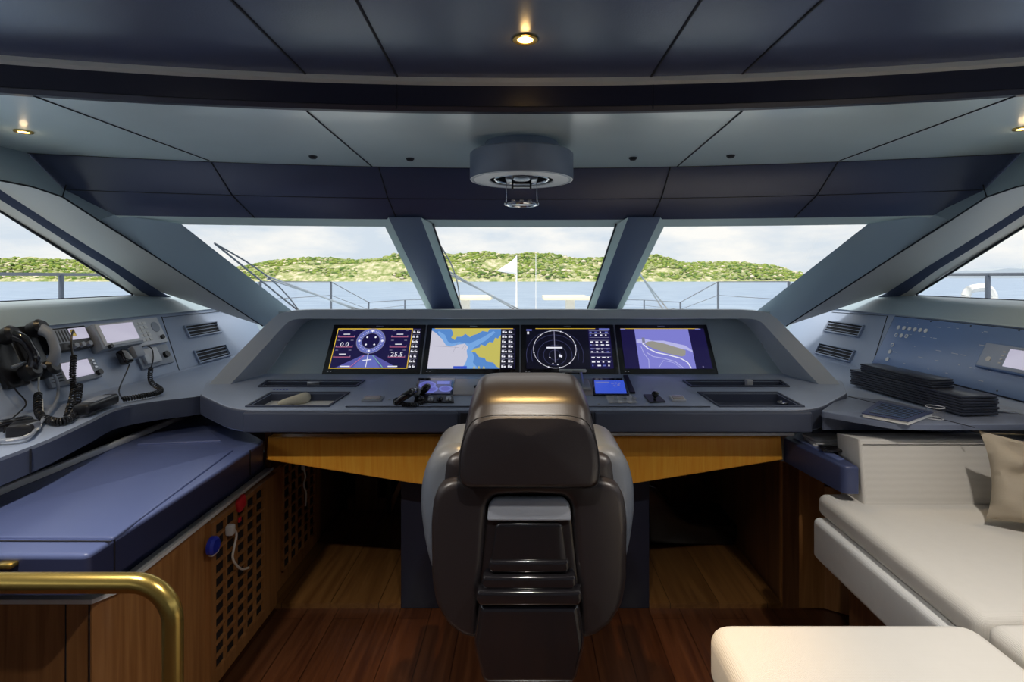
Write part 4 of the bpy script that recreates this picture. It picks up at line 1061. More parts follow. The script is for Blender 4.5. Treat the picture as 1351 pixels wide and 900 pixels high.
b = mb('black'); q = LS.sub(r, .8, .45, .8, .45); LS.disc(b, q[0], q[1], .018, .014, .032); b.build('volume_knob', t)
# fist microphone and cord
t = thing('fist_microphone', LS.pt(*LS.uv(166, 478), .03), 'black hand microphone with a coiled cord looping below it', 'microphone')
u, v = LS.uv(158, 480); b = mb('blackgloss'); LS.box(b, (u-.035, v-.02, u+.02, v+.055), .02, .065, .014); b.build('body', t)
u, v = LS.uv(168, 474); b = mb('grayplastic'); LS.box(b, (u-.03, v-.02, u+.035, v+.045), .03, .075, .012); b.build('grille', t)
b = mb('black'); 
def w(px, py, d):
    p = LS.pt(*LS.uv(px, py), d)
    if p.z < .99: p = onz(px, py, .988); 
    return p
b.tube(coil([w(192, 489, .03), w(199, 503, .03), w(212, 514, .03), w(205, 519, .03), w(185, 523, .025), w(162, 527, .02)], .009, .003, 34), .0034, 5)
b.tube(smoothpath([w(162, 527, .02), w(157, 515, .03), w(156, 498, .04), w(159, 486, .05)], 5), .003, 6)
b.tube(smoothpath([w(168, 468, .06), w(178, 463, .06), w(189, 466, .05), w(193, 478, .04), w(192, 490, .03)], 5), .003, 6); b.build('cord', t)
# telephone handsets
def handset(pa, pb, d, lab, cradle):
    A, B = w(*pa, d), w(*pb, d); t = thing('telephone_handset', (A+B)/2, lab, 'telephone handset')
    m = (A+B)/2+LS.N*.03
    b = mb('grayplastic' if cradle else 'blackgloss'); pts = smoothpath([A, A.lerp(m, .5)+LS.N*.022, m+LS.N*.012, B.lerp(m, .5)+LS.N*.022, B], 5)
    n = len(pts); b.tube(pts, [.026-.009*math.sin(PI*i/(n-1)) for i in range(n)], 14); b.build('grip', t)
    for P, nn in ((A, 'earpiece'), (B, 'mouthpiece')):
        b = mb('black'); b.lathe([(.020, -.045), (.033, -.04), (.034, 0), (.022, .012)], P+LS.N*.015, 18, LS.N); b.build(nn, t)
    b = mb('black'); u, v = LS.uv((pa[0]+pb[0])/2-3, (pa[1]+pb[1])/2)
    LS.box(b, (u-.05, v-.12, u+.05, v+.12), 0, .022, .008); b.build('cradle', t); return t
t1 = handset((33, 441), (49, 494), .06, 'grey telephone handset hanging upright beside the dark radio', True)
t2 = handset((-9, 452), (20, 500), .07, 'black curved telephone handset at the left edge of the photo', False)
b = mb('black'); b.tube(coil([w(38, 526, .04), w(52, 546, .03), w(72, 556, .03), w(92, 552, .03), w(100, 538, .03), w(95, 514, .035)], .011, .004, 44), .0042, 5); b.build('cord', t1)
b = mb('black'); b.tube(coil([w(84, 476, .05), w(82, 500, .05), w(84, 524, .045), w(89, 549, .04)], .009, .003, 26), .0042, 5)
b.tube(smoothpath([w(82, 478, .05), w(78, 455, .06), w(80, 445, .06)], 5), .004, 6); tag(b.build('coiled_cord'), 'straight hanging black coiled cord in front of the low flat radio', 'cord')
b = mb('grayplastic'); b.tube(smoothpath([w(0, 492, .05), w(20, 488, .07), w(42, 496, .07), w(58, 512, .06), w(60, 535, .05), w(52, 560, .05), w(35, 577, .045), w(-10, 582, .05)], 6), .006, 8)
tag(b.build('grey_cable'), 'thick grey cable looping across the left end of the console', 'cable')
b = mb('whitecord'); b.tube(smoothpath([w(37, 500, .05), w(36, 520, .05), w(40, 532, .05), w(56, 548, .05), w(50, 566, .05), w(20, 580, .045), w(-8, 580, .045)], 6), .0035, 7)
tag(b.build('thin_pale_cable'), 'thin pale cable trailing down to the left shelf', 'cable')
b = mb('black'); b.tube(smoothpath([w(2, 508, .03), w(14, 522, .03), w(22, 540, .04), w(12, 556, .05), w(5, 570, .05)], 6), .003, 6); tag(b.build('thin_black_cable'), 'thin black cable running down at the far left of the console', 'cable')
b = mb('black'); P = w(30, 567, .05); b.box(P, (.07, .09, .05), bev=.012, rot=Matrix.Rotation(.5, 3, 'Z')); b.mat('silver').box(P+V((.035, 0, .01)), (.012, .05, .03), bev=.004)
tag(b.build('black_charger'), 'black charger with a metal clip lying among the cables on the left shelf', 'charger')
b = mb('blackgloss'); b.box(w(14, 560, .05), (.12, .05, .04), bev=.014, rot=Matrix.Rotation(1.0, 3, 'Z')); tag(b.build('headset_case'), 'small glossy dark case left of the black charger', 'case')
t = thing('handheld_radio', onz(136, 545, .99), 'black handheld set lying alone on the left shelf', 'handheld radio')
Dd = (onz(162, 531, .975)-onz(111, 552, .975)); Dd.normalize(); Xx = V((0, 0, 1)).cross(Dd).normalized()
P = (onz(162, 533, .975)+onz(111, 552, .975))/2; P.z = .9785+.022; P.x -= .03
b = mb('black'); b.box(P, (.06, .21, .042), bev=.012, seg=3, axes=[-Xx, Dd, V((0, 0, 1))]); b.build('body', t)
b = mb('grayplastic'); b.box(P+V((0, 0, .021)), (.045, .12, .006), bev=.003, axes=[-Xx, Dd, V((0, 0, 1))]); b.build('key_pad', t)

# --- right switch panel
def raw(px, py): return RS.uv(px, py)
t = thing('electrical_panel', RS.pt(*RS.uv(1280, 470)), 'blue metal switch panel with white round markers on the right side console', 'switch panel')
u1, v1 = RS.uv(1182, 418); u0_, v0_ = RS.uv(1161, 481); vmin = RS.uv(1351, 530)[1]
r = (.9, min(v0_, vmin), max(u1, u0_), v1)
b = mb('panelblue'); RS.box(b, r, 0, .008, .002); b.build('plate', t)
b = mb('groove'); U0_, V0_, U1_, V1_ = r
for a, c in (((U0_, V1_), (U1_, V1_)), ((U1_, V0_), (U1_, V1_)), ((U0_, V0_), (U1_, V0_))): b.bar(RS.pt(*a, .002), RS.pt(*c, .002), .006, .008)
b.build('seam', t)
b = mb('white')
def dot(px, py, rr=.0115, hollow=False):
    u, v = RS.uv(px, py)
    RS.disc(b, u, v, rr, .007, .0105, 16)
    if hollow: b.mat('panelblue'); RS.disc(b, u, v, rr*.5, .010, .0112, 12); b.mat('white')
for k in range(6): dot(1187.5+7.2*k, 433+.9*k)
for k in range(3): dot(1184.5+6.7*k, 443+.8*k, hollow=(k != 1))
dot(1179.5, 456, hollow=True); dot(1176, 465); dot(1172.5, 475)
b.build('round_marker', t)
b = mb('lightplastic'); rr = random.Random(5)
for k in range(70):
    u = rr.uniform(1.5, U1_-.1); v = rr.choice([V0_+.04, V0_+.09, V0_+.14, V0_+.2, V0_+.26, V0_+.3, V1_-.03])
    if v > V1_-.02: continue
    RS.box(b, (u, v, u+rr.uniform(.006, .03), v+.0022), .0078, .0086, 0)
b.build('tiny_marking', t)
b = mb('panelblue'); b.mat('silver')
for k in range(8):
    pass
for px, py in ((1230, 425), (1283, 431), (1347, 437), (1318, 517)):
    u, v = RS.uv(px, py); b.mat('black'); RS.disc(b, u, v, .004, .007, .0095, 8)
b.build('screw', t)
# diagram lines (thin)
# alarm monitor on it
t = thing('alarm_monitor', RS.pt(*RS.uv(1330, 475)), 'small framed monitor set into the blue switch panel at the right edge', 'monitor')
u1, v1 = RS.uv(1307, 454); vb = RS.uv(1294, 487)[1]; r = (u1-.36, vb, (u1+RS.uv(1294, 487)[0])/2, v1)
b = mb('panelblue'); RS.box(b, r, .006, .03, .006); b.mat('leather'); RS.box(b, RS.sub(r, .03, .06, .97, .94), .029, .032, .001); b.build('housing', t)
b = mb('e_lcd'); RS.box(b, RS.sub(r, .2, .18, .62, .84), .0315, .0335, .001); b.build('screen', t)
b = mb('white'); q = RS.sub(r, .84, .35, .84, .35); RS.disc(b, q[0], q[1], .012, .031, .034); b.build('button', t)
for k in range(4): b = mb('white'); RS.box(b, RS.sub(r, .66, .25+.14*k, .69, .30+.14*k), .031, .034, 0); b.build('button', t)

# --- stack of dark folded boards on the right shelf
def boards():
    # lower pile from (1124,490) to (1308,525); upper pile from (1146,483) to (1265,503)
    ax = V((.10, -1, 0)).normalized(); side = V((0, 0, 1)).cross(ax)
    Pn = onz(1124, 508, .98); Pf = onz(1308, 545, .98)
    A = V((1.586, 2.655, 0)); B_ = V((1.643, 2.046, 0))
    D = (B_-A); L = D.length; D.normalize(); S_ = V((0, 0, 1)).cross(D).normalized()
    if S_.x < 0: S_ = -S_
    z = .980; i = 0
    labs = []
    n1, n2 = 7, 4
    for k in range(n1+n2):
        upper = k >= n1
        LL = L if not upper else L*.66
        st = A+D*(.0 if not upper else .06)+D*random.uniform(-.006, .006)
        w_ = .15 if not upper else .10
        c = st+D*LL/2+S_*(w_/2)*(1 if not upper else 1.15)
        h = .0105 if not upper else .009
        b = mb('board'); b.box((c.x, c.y, z+h/2), (w_, LL, h*.86), bev=.002, axes=[-S_ if S_.cross(D).z < 0 else S_, D, V((0, 0, 1))])
        o = b.build('folded_board'); z += h
        base = 'long dark board, lower stack on right shelf' if not upper else 'short dark board, upper stack on right shelf'
        idx = k if not upper else k-n1; n = n1 if not upper else n2
        words = ['bottom', 'second from the bottom', 'third from the bottom', 'middle', 'third from the top', 'second from the top', 'topmost'] if not upper else ['bottom', 'second from the bottom', 'second from the top', 'topmost']
        tag(o, base+', '+words[idx], 'board', 'long dark boards in the lower stack' if not upper else 'short dark boards in the upper stack')
boards()
# raised wing of the right console with magazine and glass
wg = thing('console_wing', (1.4, 2.1, .9), 'slate leather lift-up wing of the console behind the sofa back', 'console flap')
b = mb('fascia'); pw = [(1.165, 2.145), (1.50, 2.145), (1.62, 2.18), (1.55, 2.31), (1.42, 2.42)]
b.prism(rnd(pw, [.02, .02, .02, .05, .02]), (0, 0, .90), (1, 0, 0), (0, 1, 0), 0, .055, .004, 3); b.build('body', wg)
b = mb('wingtop'); pl = [(1.160, 2.14), (1.335, 1.958), (1.42, 1.952), (1.92, 1.952), (1.92, 2.10), (1.60, 2.15), (1.57, 2.31), (1.42, 2.43)]
b.prism(rnd(pl, [.02, .02, .02, .01, .01, .02, .05, .02]), (0, 0, .953), (1, 0, 0), (0, 1, 0), 0, .022, .004, 3); b.build('top_pad', wg)
b = mb('groove'); b.bar(onz(1119, 523, .9755), onz(1286, 564, .9755), .004, .002); b.build('seam', wg)
mg = thing('magazine', (1.37, 2.02, .977), 'dark covered magazine lying on the console wing', 'magazine')
P = [onz(*p, .978) for p in ((1138, 550), (1198, 561), (1230, 549), (1160, 534))]
b = mb('paper'); b.loops([[p for p in P], [p+V((0, 0, .012)) for p in P]]); b.build('pages', mg)
b = mb('navy'); c = sum(P, V())/4; Q = [c+(p-c)*1.03 for p in P]; b.loops([[p+V((0, 0, .012)) for p in Q], [p+V((0, 0, .015)) for p in Q]])
b.mat('blackgloss'); c = sum(P, V())/4; Q = [c+(p-c)*.8 for p in P]; b.loops([[p+V((0, 0, .015)) for p in Q], [p+V((0, 0, .0165)) for p in Q]])
for k in range(7):
    b.mat('panelblue'); a = Q[0].lerp(Q[3], (k+.5)/7); c2 = Q[1].lerp(Q[2], (k+.5)/7); b.bar(a+V((0, 0, .017)), c2+V((0, 0, .017)), .002, .001)
b.build('cover', mg)
b = mb('lightplastic'); c = onz(1237, 562, .99); c = onz(1234, 553, .9755); b.lathe([(.024, 0), (.028, .001), (.030, .045), (.028, .045), (.026, .006), (.001, .005)], c, 20)
b.mats[0] = M['glass']; b.mat('lightplastic'); b.tube([c+V((.029*math.cos(a), .029*math.sin(a), .045)) for a in [PI*k/12 for k in range(24)]], .0016, 5, closed=True); b.tube([c+V((.025*math.cos(a), .025*math.sin(a), .003)) for a in [PI*k/12 for k in range(24)]], .002, 5, closed=True); tag(b.build('glass_tumbler'), 'small clear tumbler beside the magazine on the console wing', 'glass')

# ================================================================== SOFA, OTTOMAN, PILLOW
sf = thing('sofa', (1.7, 1.8, 0), 'cream fabric corner sofa on the right', 'sofa')
b = mb('fabric2'); b.prism(rnd([(1.078, .75), (2.10, .75), (2.10, 2.10), (1.088, 2.07)], .03, 4), (0, 0, .444), (1, 0, 0), (0, 1, 0), 0, .15, .018, 4, True); b.build('base', sf)
b = mb('fabric'); b.prism(rnd([(1.103, 1.323), (2.10, 1.341), (2.10, 2.12), (1.12, 2.098)], .035, 5), (0, 0, .592), (1, 0, 0), (0, 1, 0), 0, .083, .03, 6, True); b.build('seat_cushion', sf)
b = mb('fabric'); b.prism(rnd([(1.103, .5), (2.10, .5), (2.10, 1.332), (1.103, 1.314)], .035, 5), (0, 0, .592), (1, 0, 0), (0, 1, 0), 0, .083, .03, 6, True); b.build('seat_cushion', sf)
b = mb('fabric'); b.prism(rnd([(1.232, .0), (1.93, .0), (1.93, .238), (1.232, .238)], .004, 2), (0, 1.98, .668), (1, 0, 0), V((0, .12, 1)).normalized(), -.155, 0, .012, 4, True)
b.build('backrest', sf)
b = mb('stitch'); b.bar((1.242, 2.003, .886), (1.92, 2.003, .886), .0015, .0015); b.build('piping', sf)
b = mb('wooddk'); b.box((1.66, 1.45, .222), (.88, 1.2, .444)); b.build('plinth', sf)
ot = thing('ottoman', (.78, .88, 0), 'large cream fabric ottoman in the right foreground', 'ottoman')
b = mb('fabric'); b.prism(rnd([(.426, .5), (1.080, .5), (1.080, 1.323), (.437, 1.323)], .06, 6), (0, 0, .54), (1, 0, 0), (0, 1, 0), 0, .130, .035, 6, True); b.build('cushion', ot)
b = mb('fabric2'); b.prism(rnd([(.419, .5), (1.06, .5), (1.06, 1.30), (.426, 1.30)], .04, 5), (0, 0, .12), (1, 0, 0), (0, 1, 0), 0, .425, .02, 4, True); b.build('base', ot)
for x in (.5, 1.0):
    for y in (.6, 1.2): b = mb('black'); b.lathe([(.025, 0), (.03, .125)], (x, y, 0), 12); b.build('leg', ot)
# pillow: puffed grid, dented
t = MB(); t.mat('pillow')
def pillow(c, U, W, Nn, w, h, th):
    n = 22; front = []; back = []
    for i in range(n+1):
        rf = []; rb_ = []
        for j in range(n+1):
            u = -1+2*i/n; v = -1+2*j/n
            k = ((1-u*u)*(1-v*v))**.42
            pin = 1-.10*(1-abs(u)**2)*abs(v)**3; pin2 = 1-.10*(1-abs(v)**2)*abs(u)**3
            cr = .020*math.sin(5*u+2.5*v+1)*k+.012*math.sin(9*v-6*u)*k+.06*noise.noise(V((u*2.2, v*2.2, 3)))*k
            fold = -.05*math.exp(-((u+v*.7+.15)/.16)**2)*k
            p = c+U*(u*w/2*pin2)+W*(v*h/2*pin)
            rf.append(p+Nn*(th/2*k+cr+fold)); rb_.append(p-Nn*(th/2*k))
        front.append(rf); back.append(rb_)
    t.loops(front, closed=False); t.loops(back, closed=False)
pillow(V((1.765, 1.76, .812)), V((.95, -.30, -.12)).normalized(), V((.10, .22, .97)).normalized(), V((-.29, -.93, .24)).normalized(), .48, .28, .14)
t.bm.verts.ensure_lookup_table(); po = t.build('throw_pillow', None, smooth=60); tag(po, 'crumpled taupe throw pillow leaning against the sofa backrest', 'pillow')

# ================================================================== BRASS RAIL
hr = thing('brass_handrail', (-.8, 1.05, 0), 'thick brushed brass handrail bending down in the left foreground', 'handrail')
b = mb('brass'); zr = 1.5-(769-366)/F*1.05; xr = (228-692)/F*1.05; R = .075
pts = [V((-1.6, 1.05, zr)), V((-1.2, 1.05, zr)), V((xr-R, 1.05, zr))]
for k in range(1, 10): a = PI/2*k/9; pts.append(V((xr-R+R*math.sin(a), 1.05, zr-R+R*math.cos(a))))
pts += [V((xr, 1.05, .5)), V((xr, 1.05, .0))]
b.tube(pts, .0185, 24); b.build('tube', hr)
b = mb('brass'); b.lathe([(.045, 0), (.045, .008), (.02, .014)], (xr, 1.05, 0), 24); b.build('foot_flange', hr)

# ================================================================== CEILING FITTINGS
def downlight(x, y, z, lab, rr=.034, power=14, col=(1, .72, .38), glow=.03, cone=110):
    t = thing('ceiling_downlight', (x, y, z), lab, 'ceiling light')
    b = mb('brass'); b.lathe([(rr*.62, -.004), (rr*.7, -.006), (rr, -.005), (rr, 0.002)], (x, y, z), 24, cap0=False, cap1=False); b.build('ring', t)
    b = mb('e_lamp'); b.lathe([(.001, -.0035), (rr*.62, -.0035)], (x, y, z), 24, cap1=False); b.build('bulb', t)
    l = bpy.data.lights.new('downlight', 'SPOT'); l.energy = power; l.color = col; l.spot_size = math.radians(cone); l.spot_blend = .6; l.shadow_soft_size = .03
    o = bpy.data.objects.new('downlight_lamp', l); o.location = (0, 0, -.012); o.parent = t; COL.objects.link(o)
    l = bpy.data.lights.new('downlight_spill', 'POINT'); l.energy = glow; l.color = col; l.shadow_soft_size = .012  # extra point light added for a glow on the ceiling around the lamp
    o = bpy.data.objects.new('downlight_spill', l); o.location = (0, 0, -.03); o.parent = t; COL.objects.link(o)
p = onz(693, 51, 2.15); downlight(p.x, p.y, 2.15, 'small glowing downlight in the dark ceiling above the helm chair', power=60, col=(1, .62, .22), glow=.1, cone=62)
p = onz(31, 173, ZC); downlight(p.x, p.y, ZC, 'small glowing downlight at the left end of the forward ceiling', .03, 5)
p = onz(1349, 169, ZC); downlight(p.x, p.y, ZC, 'ceiling downlight at the right edge of the forward ceiling', .03, 5)
for i, (x, y) in enumerate(((-1.15, .95), (0.0, .75), (1.15, .95))):  # unseen fill lamps added overhead to brighten the cabin
    downlight(x, y, 2.15, ['added fill downlight out of view overhead, left of three', 'added fill downlight out of view overhead, middle of three', 'added fill downlight out of view overhead, right of three'][i], power=(75, 45, 60)[i], col=(1, .94, .86), glow=.2)
for px, py, lab in ((413, 206, 'small dark ceiling nozzle, leftmost of four across the forward ceiling'), (541, 209, 'small dark ceiling nozzle just left of the round periscope housing'), (835, 208, 'small dark ceiling nozzle just right of the round periscope housing'), (964, 205, 'small dark ceiling nozzle, rightmost of four across the forward ceiling')):
    p = onz(px, py, ZC); b = mb('black'); b.lathe([(.019, 0), (.019, -.004), (.012, -.012), (.004, -.013)], p, 18); tag(b.build('ceiling_nozzle'), lab, 'ceiling nozzle')
# compass periscope
cx_, cy_ = -.012, 2.25
pp_ = thing('compass_periscope', (cx_, cy_, ZC), 'round grey drum with compass reflector hanging from the middle of the ceiling', 'compass housing')
b = mb('drum'); b.lathe([(.150, 2.052), (.150, 2.012), (.205, 2.010), (.2125, 2.003), (.2125, 1.905), (.209, 1.900), (.195, 1.899)], (cx_, cy_, 0), 64, cap1=False, cap0=False); b.build('drum', pp_)
b = mb('white'); b.lathe([(.2105, 1.900), (.135, 1.897), (.130, 1.901)], (cx_, cy_, 0), 64, cap0=False, cap1=False); tag(b.build('face_ring', pp_), 'white ring under the drum')
b = mb('black'); b.lathe([(.132, 1.899), (.128, 1.935), (.001, 1.945)], (cx_, cy_, 0), 48, cap0=False, cap1=False); b.build('well', pp_)
b = mb('chrome'); b.tube([V((cx_+.11*math.cos(a), cy_+.11*math.sin(a), 1.905)) for a in [2*PI*k/40 for k in range(40)]], .006, 8, closed=True); b.build('inner_ring', pp_)
b = mb('silver'); b.lathe([(.05, 1.94), (.05, 1.91), (.03, 1.90)], (cx_, cy_, 0), 28)
b.box((cx_-.05, cy_, 1.912), (.03, .09, .03), bev=.004); b.box((cx_+.05, cy_, 1.912), (.03, .09, .03), bev=.004); b.build('lens_block', pp_)
b = mb('black')
for s in (-1, 1): b.bar((cx_+s*.037, cy_-.02, 1.93), (cx_+s*.037, cy_-.02, 1.86), .008, .008)
b.bar((cx_-.037, cy_-.02, 1.872), (cx_+.037, cy_-.02, 1.872), .006, .006); b.bar((cx_-.037, cy_-.02, 1.884), (cx_+.037, cy_-.02, 1.884), .004, .004); b.build('bracket', pp_)
b = mb('chrome')
for s in (-1, 1): b.tube([V((cx_+s*.062, cy_, 1.91)), V((cx_+s*.064, cy_, 1.803))], .0018, 6); b.lathe([(.006, 0), (.008, .008), (.004, .014)], (cx_+s*.064, cy_, 1.797), 10)
b.build('hanger_rod', pp_)
b = mb('chrome'); b.tube([V((cx_+.058*math.cos(a), cy_+.058*math.sin(a), 1.800)) for a in [2*PI*k/32 for k in range(32)]], .006, 8, closed=True)
b.mat('silver').lathe([(.052, 1.800), (.04, 1.806), (.001, 1.807)], (cx_, cy_, 0), 28)
for s in (-1, 0, 1): b.mat('chrome').box((cx_+s*.033, cy_, 1.813), (.018, .03, .014), bev=.004)
b.build('mirror_dish', pp_)

# ================================================================== OUTSIDE
# wipers lie just outside the glass
def wscr(px, py, d=.035):
    n = V((0, -DW.z, DW.y)).normalized()     # forward/up normal of the glass plane
    return hit(px, py, V((0, 2.92, 1.768))+n*d, n)
def wiper(blade, arm, lab):
    t = thing('windscreen_wiper', wscr(*blade[1]), lab, 'wiper')
    b = mb('steel'); A, B_ = wscr(*blade[0]), wscr(*blade[1]); m = (A+B_)/2
    b.tube([A, m+V((0, 0, .0)), B_], .006, 6); nrm = V((0, .4, .9))
    b.tube(smoothpath([A, A.lerp(B_, .25)+nrm*.02+V((.03, 0, 0)), m+nrm*.03+V((.04, 0, 0)), A.lerp(B_, .75)+nrm*.02+V((.03, 0, 0)), B_], 4), .005, 6); b.build('blade', t)
    b = mb('silver'); a, c = arm
    for o_ in (0, 7): b.tube([wscr(a[0], a[1]+o_*.5, .06), wscr(c[0]+o_, c[1], .05)], .006, 6)
    b.build('arm', t)
wiper([(283, 321), (396, 412)], [(352, 364), (478, 412)], 'windscreen wiper outside the left window')
wiper([(577, 318), (606, 412)], [(592, 358), (685, 412)], 'windscreen wiper outside the middle window')
wiper([(800, 372), (816, 414)], [(837, 350), (877, 412)], 'windscreen wiper outside the right window')
# bow rails
def rail(pts, topz, name, lab, post=.02, wires=(.5,)):
    t = thing(name, (pts[0][0], pts[0][1], .25), lab, 'railing')
    b = mb('steel'); b.tube([V((p[0], p[1], p[2])) for p in pts], .008 if 'bow' in name else .012, 6); b.build('top_wire', t)
    for f in wires:
        b = mb('steel'); b.tube([V((p[0], p[1], .25+(p[2]-.25)*f)) for p in pts], .005, 6); b.build('lower_wire', t)
    for p in pts: b = mb('steel'); b.tube([V((p[0], p[1], .25)), V(p)], post, 8); b.build('post', t)
for s in (-1, 1):
    side = 'left' if s < 0 else 'right'
    rail([(s*3.1, 6.4, 1.45), (s*3.05, 8.6, 1.43), (s*3.0, 10.5, 1.02), (s*2.85, 13.0, .96), (s*2.5, 14.0, .93), (s*1.9, 15.2, .88)], 1.4, 'bow_railing', 'bow railing seen through the '+side+' front window', .018, (.82,))
    rail([(s*3.2, y, 1.52-.0*y) for y in (1.2, 2.4, 3.77, 5.2)], 1.5, 'side_railing', 'side deck railing seen through the '+side+' side window', .016, ())
# deck tables
for px0, px1, pc_, lab in ((603, 650, 614, 'cream topped deck table on the bow, left of the flagpole'), (716, 775, 752, 'cream topped deck table on the bow, right of the flagpole')):
    Y = 9.0; t = thing('deck_table', (at(pc_, 400, Y).x, Y, .25), lab, 'table'); z = at(0, 392.5, Y).z
    b = mb('table'); b.box(((px0+px1)/2*Y/F-CX*Y/F, Y, z), ((px1-px0)*Y/F, .8, .06), bev=.015); b.build('tabletop', t)
    b = mb('deck'); b.box((at(pc_, 400, Y).x, Y, (z+.25)/2), (.14, .2, z-.25), bev=.01); b.build('pedestal', t)
fp = thing('flagpole', (at(681, 400, 17).x, 17, .25), 'thin white flagpole at the bow', 'flagpole')
b = mb('white'); X = at(681.5, 400, 17).x; zt = at(0, 337, 17).z; b.tube([V((X, 17, .25)), V((X, 17, zt))], [.035, .02], 8); b.build('pole', fp)
fl = MB().mat('trunk'); g = []
for i in range(13):
    u = i/12; row = []
    for j in range(5):
        v = j/4; zt_ = zt-.03; zb = at(0, 362.5, 17).z
        x = X-.02-u*.58; zz = (zt_+(at(0, 357, 17).z-zt_)*u**.8)*(1-v)+(zb+(at(0, 357, 17).z-.02-zb)*u)*v
        row.append(V((x, 17+.07*math.sin(u*7), zz)))
    g.append(row)
fl.loops(g, closed=False); fo = fl.build('flag', None); tag(fo, 'white pointed pennant flying from the bow flagpole', 'flag')
so = fo.modifiers.new('s', 'SOLIDIFY'); so.thickness = .006
b = mb('white'); X2 = at(707, 400, 16).x; b.tube([V((X2, 16, .25)), V((X2, 16, at(0, 335, 16).z))], .011, 6); tag(b.build('antenna'), 'very thin whip aerial standing right of the flagpole', 'aerial')
for s in (1,):
    b = mb('deck'); Y = 3.98; P = [at(x, y, Y) for x, y in ((1274, 391), (1280, 382), (1302, 380), (1310, 391))]; b.tube(smoothpath(P, 4), .03, 8)
    b.tube([P[0], V((P[0].x, Y, .2))], .03, 8); b.tube([P[-1], V((P[-1].x, Y, .2))], .03, 8); tag(b.build('deck_hoop'), 'white curved deck hoop outside the right side window', 'hoop')

# sea
m, nt, bs = newmat('sea_water'); M['sea'] = m
tc = N_(nt, 'ShaderNodeTexCoord'); mp = N_(nt, 'ShaderNodeMapping'); mp.inputs['Scale'].default_value = (.35, 1.0, 1)
no = N_(nt, 'ShaderNodeTexNoise'); no.inputs['Scale'].default_value = .35; no.inputs['Detail'].default_value = 8; no.inputs['Roughness'].default_value = .7
bp = N_(nt, 'ShaderNodeBump'); bp.inputs['Strength'].default_value = .5; bp.inputs['Distance'].default_value = .35
cr = N_(nt, 'ShaderNodeValToRGB'); cr.color_ramp.elements[0].color = (.16, .26, .42, 1); cr.color_ramp.elements[1].color = (.36, .46, .60, 1)
cr.color_ramp.elements[0].position = .35; cr.color_ramp.elements[1].position = .65
nt.links.new(tc.outputs['Object'], mp.inputs['Vector']); nt.links.new(mp.outputs[0], no.inputs['Vector']); nt.links.new(no.outputs['Fac'], bp.inputs['Height'])
nt.links.new(bp.outputs['Normal'], bs.inputs['Normal']); nt.links.new(no.outputs['Fac'], cr.inputs['Fac']); nt.links.new(cr.outputs['Color'], bs.inputs['Base Color'])
bs.inputs['Roughness'].default_value = .35
b = mb('sea')
XX = [-6000, -600, -100, 100, 600, 6000]; YYs = [-600, 4, 60, 300, 1000, 7000]
b.loops([[V((x, y, -2.5)) for x in XX] for y in YYs], closed=False); tag(b.build('sea', smooth=0), 'rippled blue sea', 'sea', kind='stuff')

# wooded shore
m, nt, bs = newmat('rocky_scrub_ground'); M['hill'] = m
tc = N_(nt, 'ShaderNodeTexCoord'); no = N_(nt, 'ShaderNodeTexNoise'); no.inputs['Scale'].default_value = .16; no.inputs['Detail'].default_value = 9; no.inputs['Roughness'].default_value = .7
cr = N_(nt, 'ShaderNodeValToRGB'); e = cr.color_ramp.elements; e[0].position = .38; e[0].color = (.16, .22, .05, 1); e[1].position = .62; e[1].color = (.66, .58, .42, 1)
x = e.new(.48); x.color = (.33, .36, .14, 1); nt.links.new(tc.outputs['Object'], no.inputs['Vector']); nt.links.new(no.outputs['Fac'], cr.inputs['Fac'])
nt.links.new(cr.outputs['Color'], bs.inputs['Base Color']); bs.inputs['Roughness'].default_value = .9
prof = [(-500, 352), (-150, 345), (-40, 340), (20, 338), (60, 342), (110, 350), (150, 353), (220, 356), (290, 352), (330, 345), (380, 340), (450, 338), (540, 334), (620, 333), (700, 335), (780, 339), (830, 337), (875, 336), (905, 345), (950, 345), (985, 344), (1030, 349), (1048, 352), (1060, 371)]
def ptop(px):
    for (a, ya), (c, yc) in zip(prof, prof[1:]):
        if a <= px <= c: t = (px-a)/(c-a); return ya+(yc-ya)*t
    return 371.5
def hgt(x, y):
    f = min(1, max(0, (y-520)/75)); px = CX+x/560*F
    top = (CY-ptop(px)+5.5)/F*580-3.0
    n = noise.fractal(V((x*.02, y*.03, 0)), 1, 2, 5)
    return -2.8+max(0, top)*(1-(1-f)**1.7)*(1+.16*n*(1 if f > .05 else 0))+(.9 if 0 < f else 0)*(1+n)
rows = []
NX = 260
for j in range(16):
    y = 519+j*6.2; rows.append([V((x, y+5*noise.noise(V((x*.02, j*.1, 5)))*(j < 6), hgt(x, y))) for x in [-980+1270*i/NX for i in range(NX+1)]])
b = mb('hill'); b.loops(rows, closed=False); b.build('shore', smooth=80)
bpy.data.objects['shore']['kind'] = 'structure'
M['g1'] = plain('pine_green', (.10, .18, .025), .9, var=.3, vscale=.5); M['g2'] = plain('olive_green', (.22, .29, .045), .9, var=.3, vscale=.5); M['g3'] = plain('grey_green_scrub', (.33, .36, .16), .9); M['rk'] = plain('pale_rock', (.68, .6, .47), .9)
b = MB(); rr = random.Random(11)
ico = bmesh.new(); bmesh.ops.create_icosphere(ico, subdivisions=1, radius=1); IV = [v.co.copy() for v in ico.verts]; ico.verts.index_update(); IF = [[v.index for v in f.verts] for f in ico.faces]; ico.free()
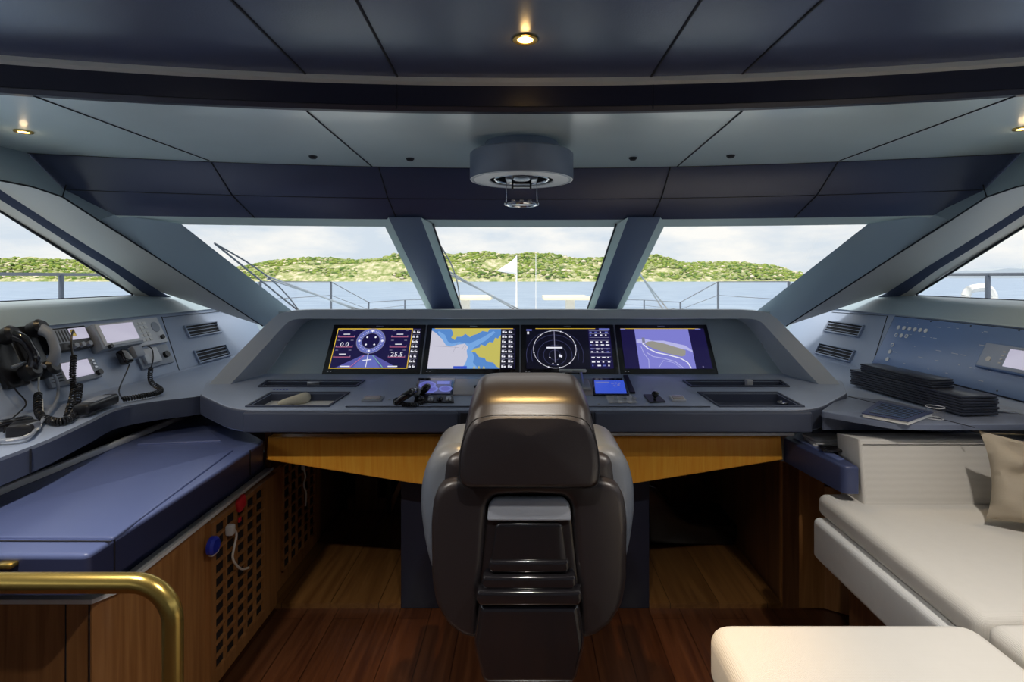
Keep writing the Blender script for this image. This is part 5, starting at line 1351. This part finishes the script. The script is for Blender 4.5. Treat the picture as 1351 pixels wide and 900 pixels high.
for k in range(11000):
    x = rr.uniform(-700, 288); y = rr.uniform(524, 605)
    dens = noise.noise(V((x*.018, y*.05, 9)))
    f = (y-520)/80; px = CX+x/560*F
    if dens < -.12+(.15 if 380 < px < 560 else -.25)*(1 if f < .75 else .0)-.2*f: continue
    z = hgt(x, y)
    if z < -1.8: continue
    s = rr.uniform(.8, 2.1)*(1 if rr.random() > .1 else 1.35)
    b.mat(('g1', 'g2', 'g2', 'g3')[rr.randrange(4)] if rr.random() > .06 else 'rk'); vs = []
    for v in IV: vs.append(b.bm.verts.new(V((x+v.x*s*1.25*rr.uniform(.85, 1.15), y+v.y*s, z+s*.3+v.z*s*.7*rr.uniform(.8, 1.2)))))
    for q in IF: fc = b.bm.faces.new([vs[i] for i in q]); fc.material_index = b.cur
tag(b.build('hillside_scrub', smooth=60), 'green trees and scrub covering the low rocky shore', 'trees', kind='stuff')
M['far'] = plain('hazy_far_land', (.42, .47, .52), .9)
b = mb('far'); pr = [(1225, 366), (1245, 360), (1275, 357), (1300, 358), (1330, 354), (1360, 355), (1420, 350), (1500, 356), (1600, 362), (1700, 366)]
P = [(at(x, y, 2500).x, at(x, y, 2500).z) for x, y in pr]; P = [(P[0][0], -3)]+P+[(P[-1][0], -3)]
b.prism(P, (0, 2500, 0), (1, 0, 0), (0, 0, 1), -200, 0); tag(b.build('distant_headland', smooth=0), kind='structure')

# ================================================================== WORLD, LIGHT, CAMERA
w_ = bpy.data.worlds.new('World'); SC.world = w_; w_.use_nodes = True; nt = w_.node_tree; bg = nt.nodes['Background']
tc = N_(nt, 'ShaderNodeTexCoord'); mp = N_(nt, 'ShaderNodeMapping'); mp.inputs['Scale'].default_value = (1.4, 1.4, 4.5)
no = N_(nt, 'ShaderNodeTexNoise'); no.inputs['Scale'].default_value = 3.2; no.inputs['Detail'].default_value = 7; no.inputs['Roughness'].default_value = .55
cr = N_(nt, 'ShaderNodeValToRGB'); e = cr.color_ramp.elements
e[0].position = .40; e[0].color = (.62, .70, .78, 1); e[1].position = .62; e[1].color = (.92, .91, .87, 1)
nt.links.new(tc.outputs['Generated'], mp.inputs['Vector']); nt.links.new(mp.outputs[0], no.inputs['Vector']); nt.links.new(no.outputs['Fac'], cr.inputs['Fac'])
nt.links.new(cr.outputs['Color'], bg.inputs['Color']); bg.inputs['Strength'].default_value = .96
sl = bpy.data.lights.new('sun', 'SUN'); sl.energy = 3.0; sl.angle = math.radians(15); sl.color = (1, .95, .85)
so = bpy.data.objects.new('sun', sl); so.rotation_euler = (math.radians(38), 0, math.radians(-20)); COL.objects.link(so)

cam = bpy.data.cameras.new('camera'); co = bpy.data.objects.new('camera', cam); COL.objects.link(co)
cam.sensor_width = 36; cam.lens = 36*F/1351; cam.shift_x = -(CX-675.5)/1351; cam.shift_y = -(450-CY)/1351
cam.clip_start = .05; cam.clip_end = 20000
co.location = (0, 0, H); co.rotation_euler = (PI/2, 0, 0); SC.camera = co
SC.view_settings.view_transform = 'Standard'; SC.view_settings.look = 'None'; SC.view_settings.gamma = 1
SC.view_settings.use_curve_mapping = False; SC.view_settings.exposure = 0.22
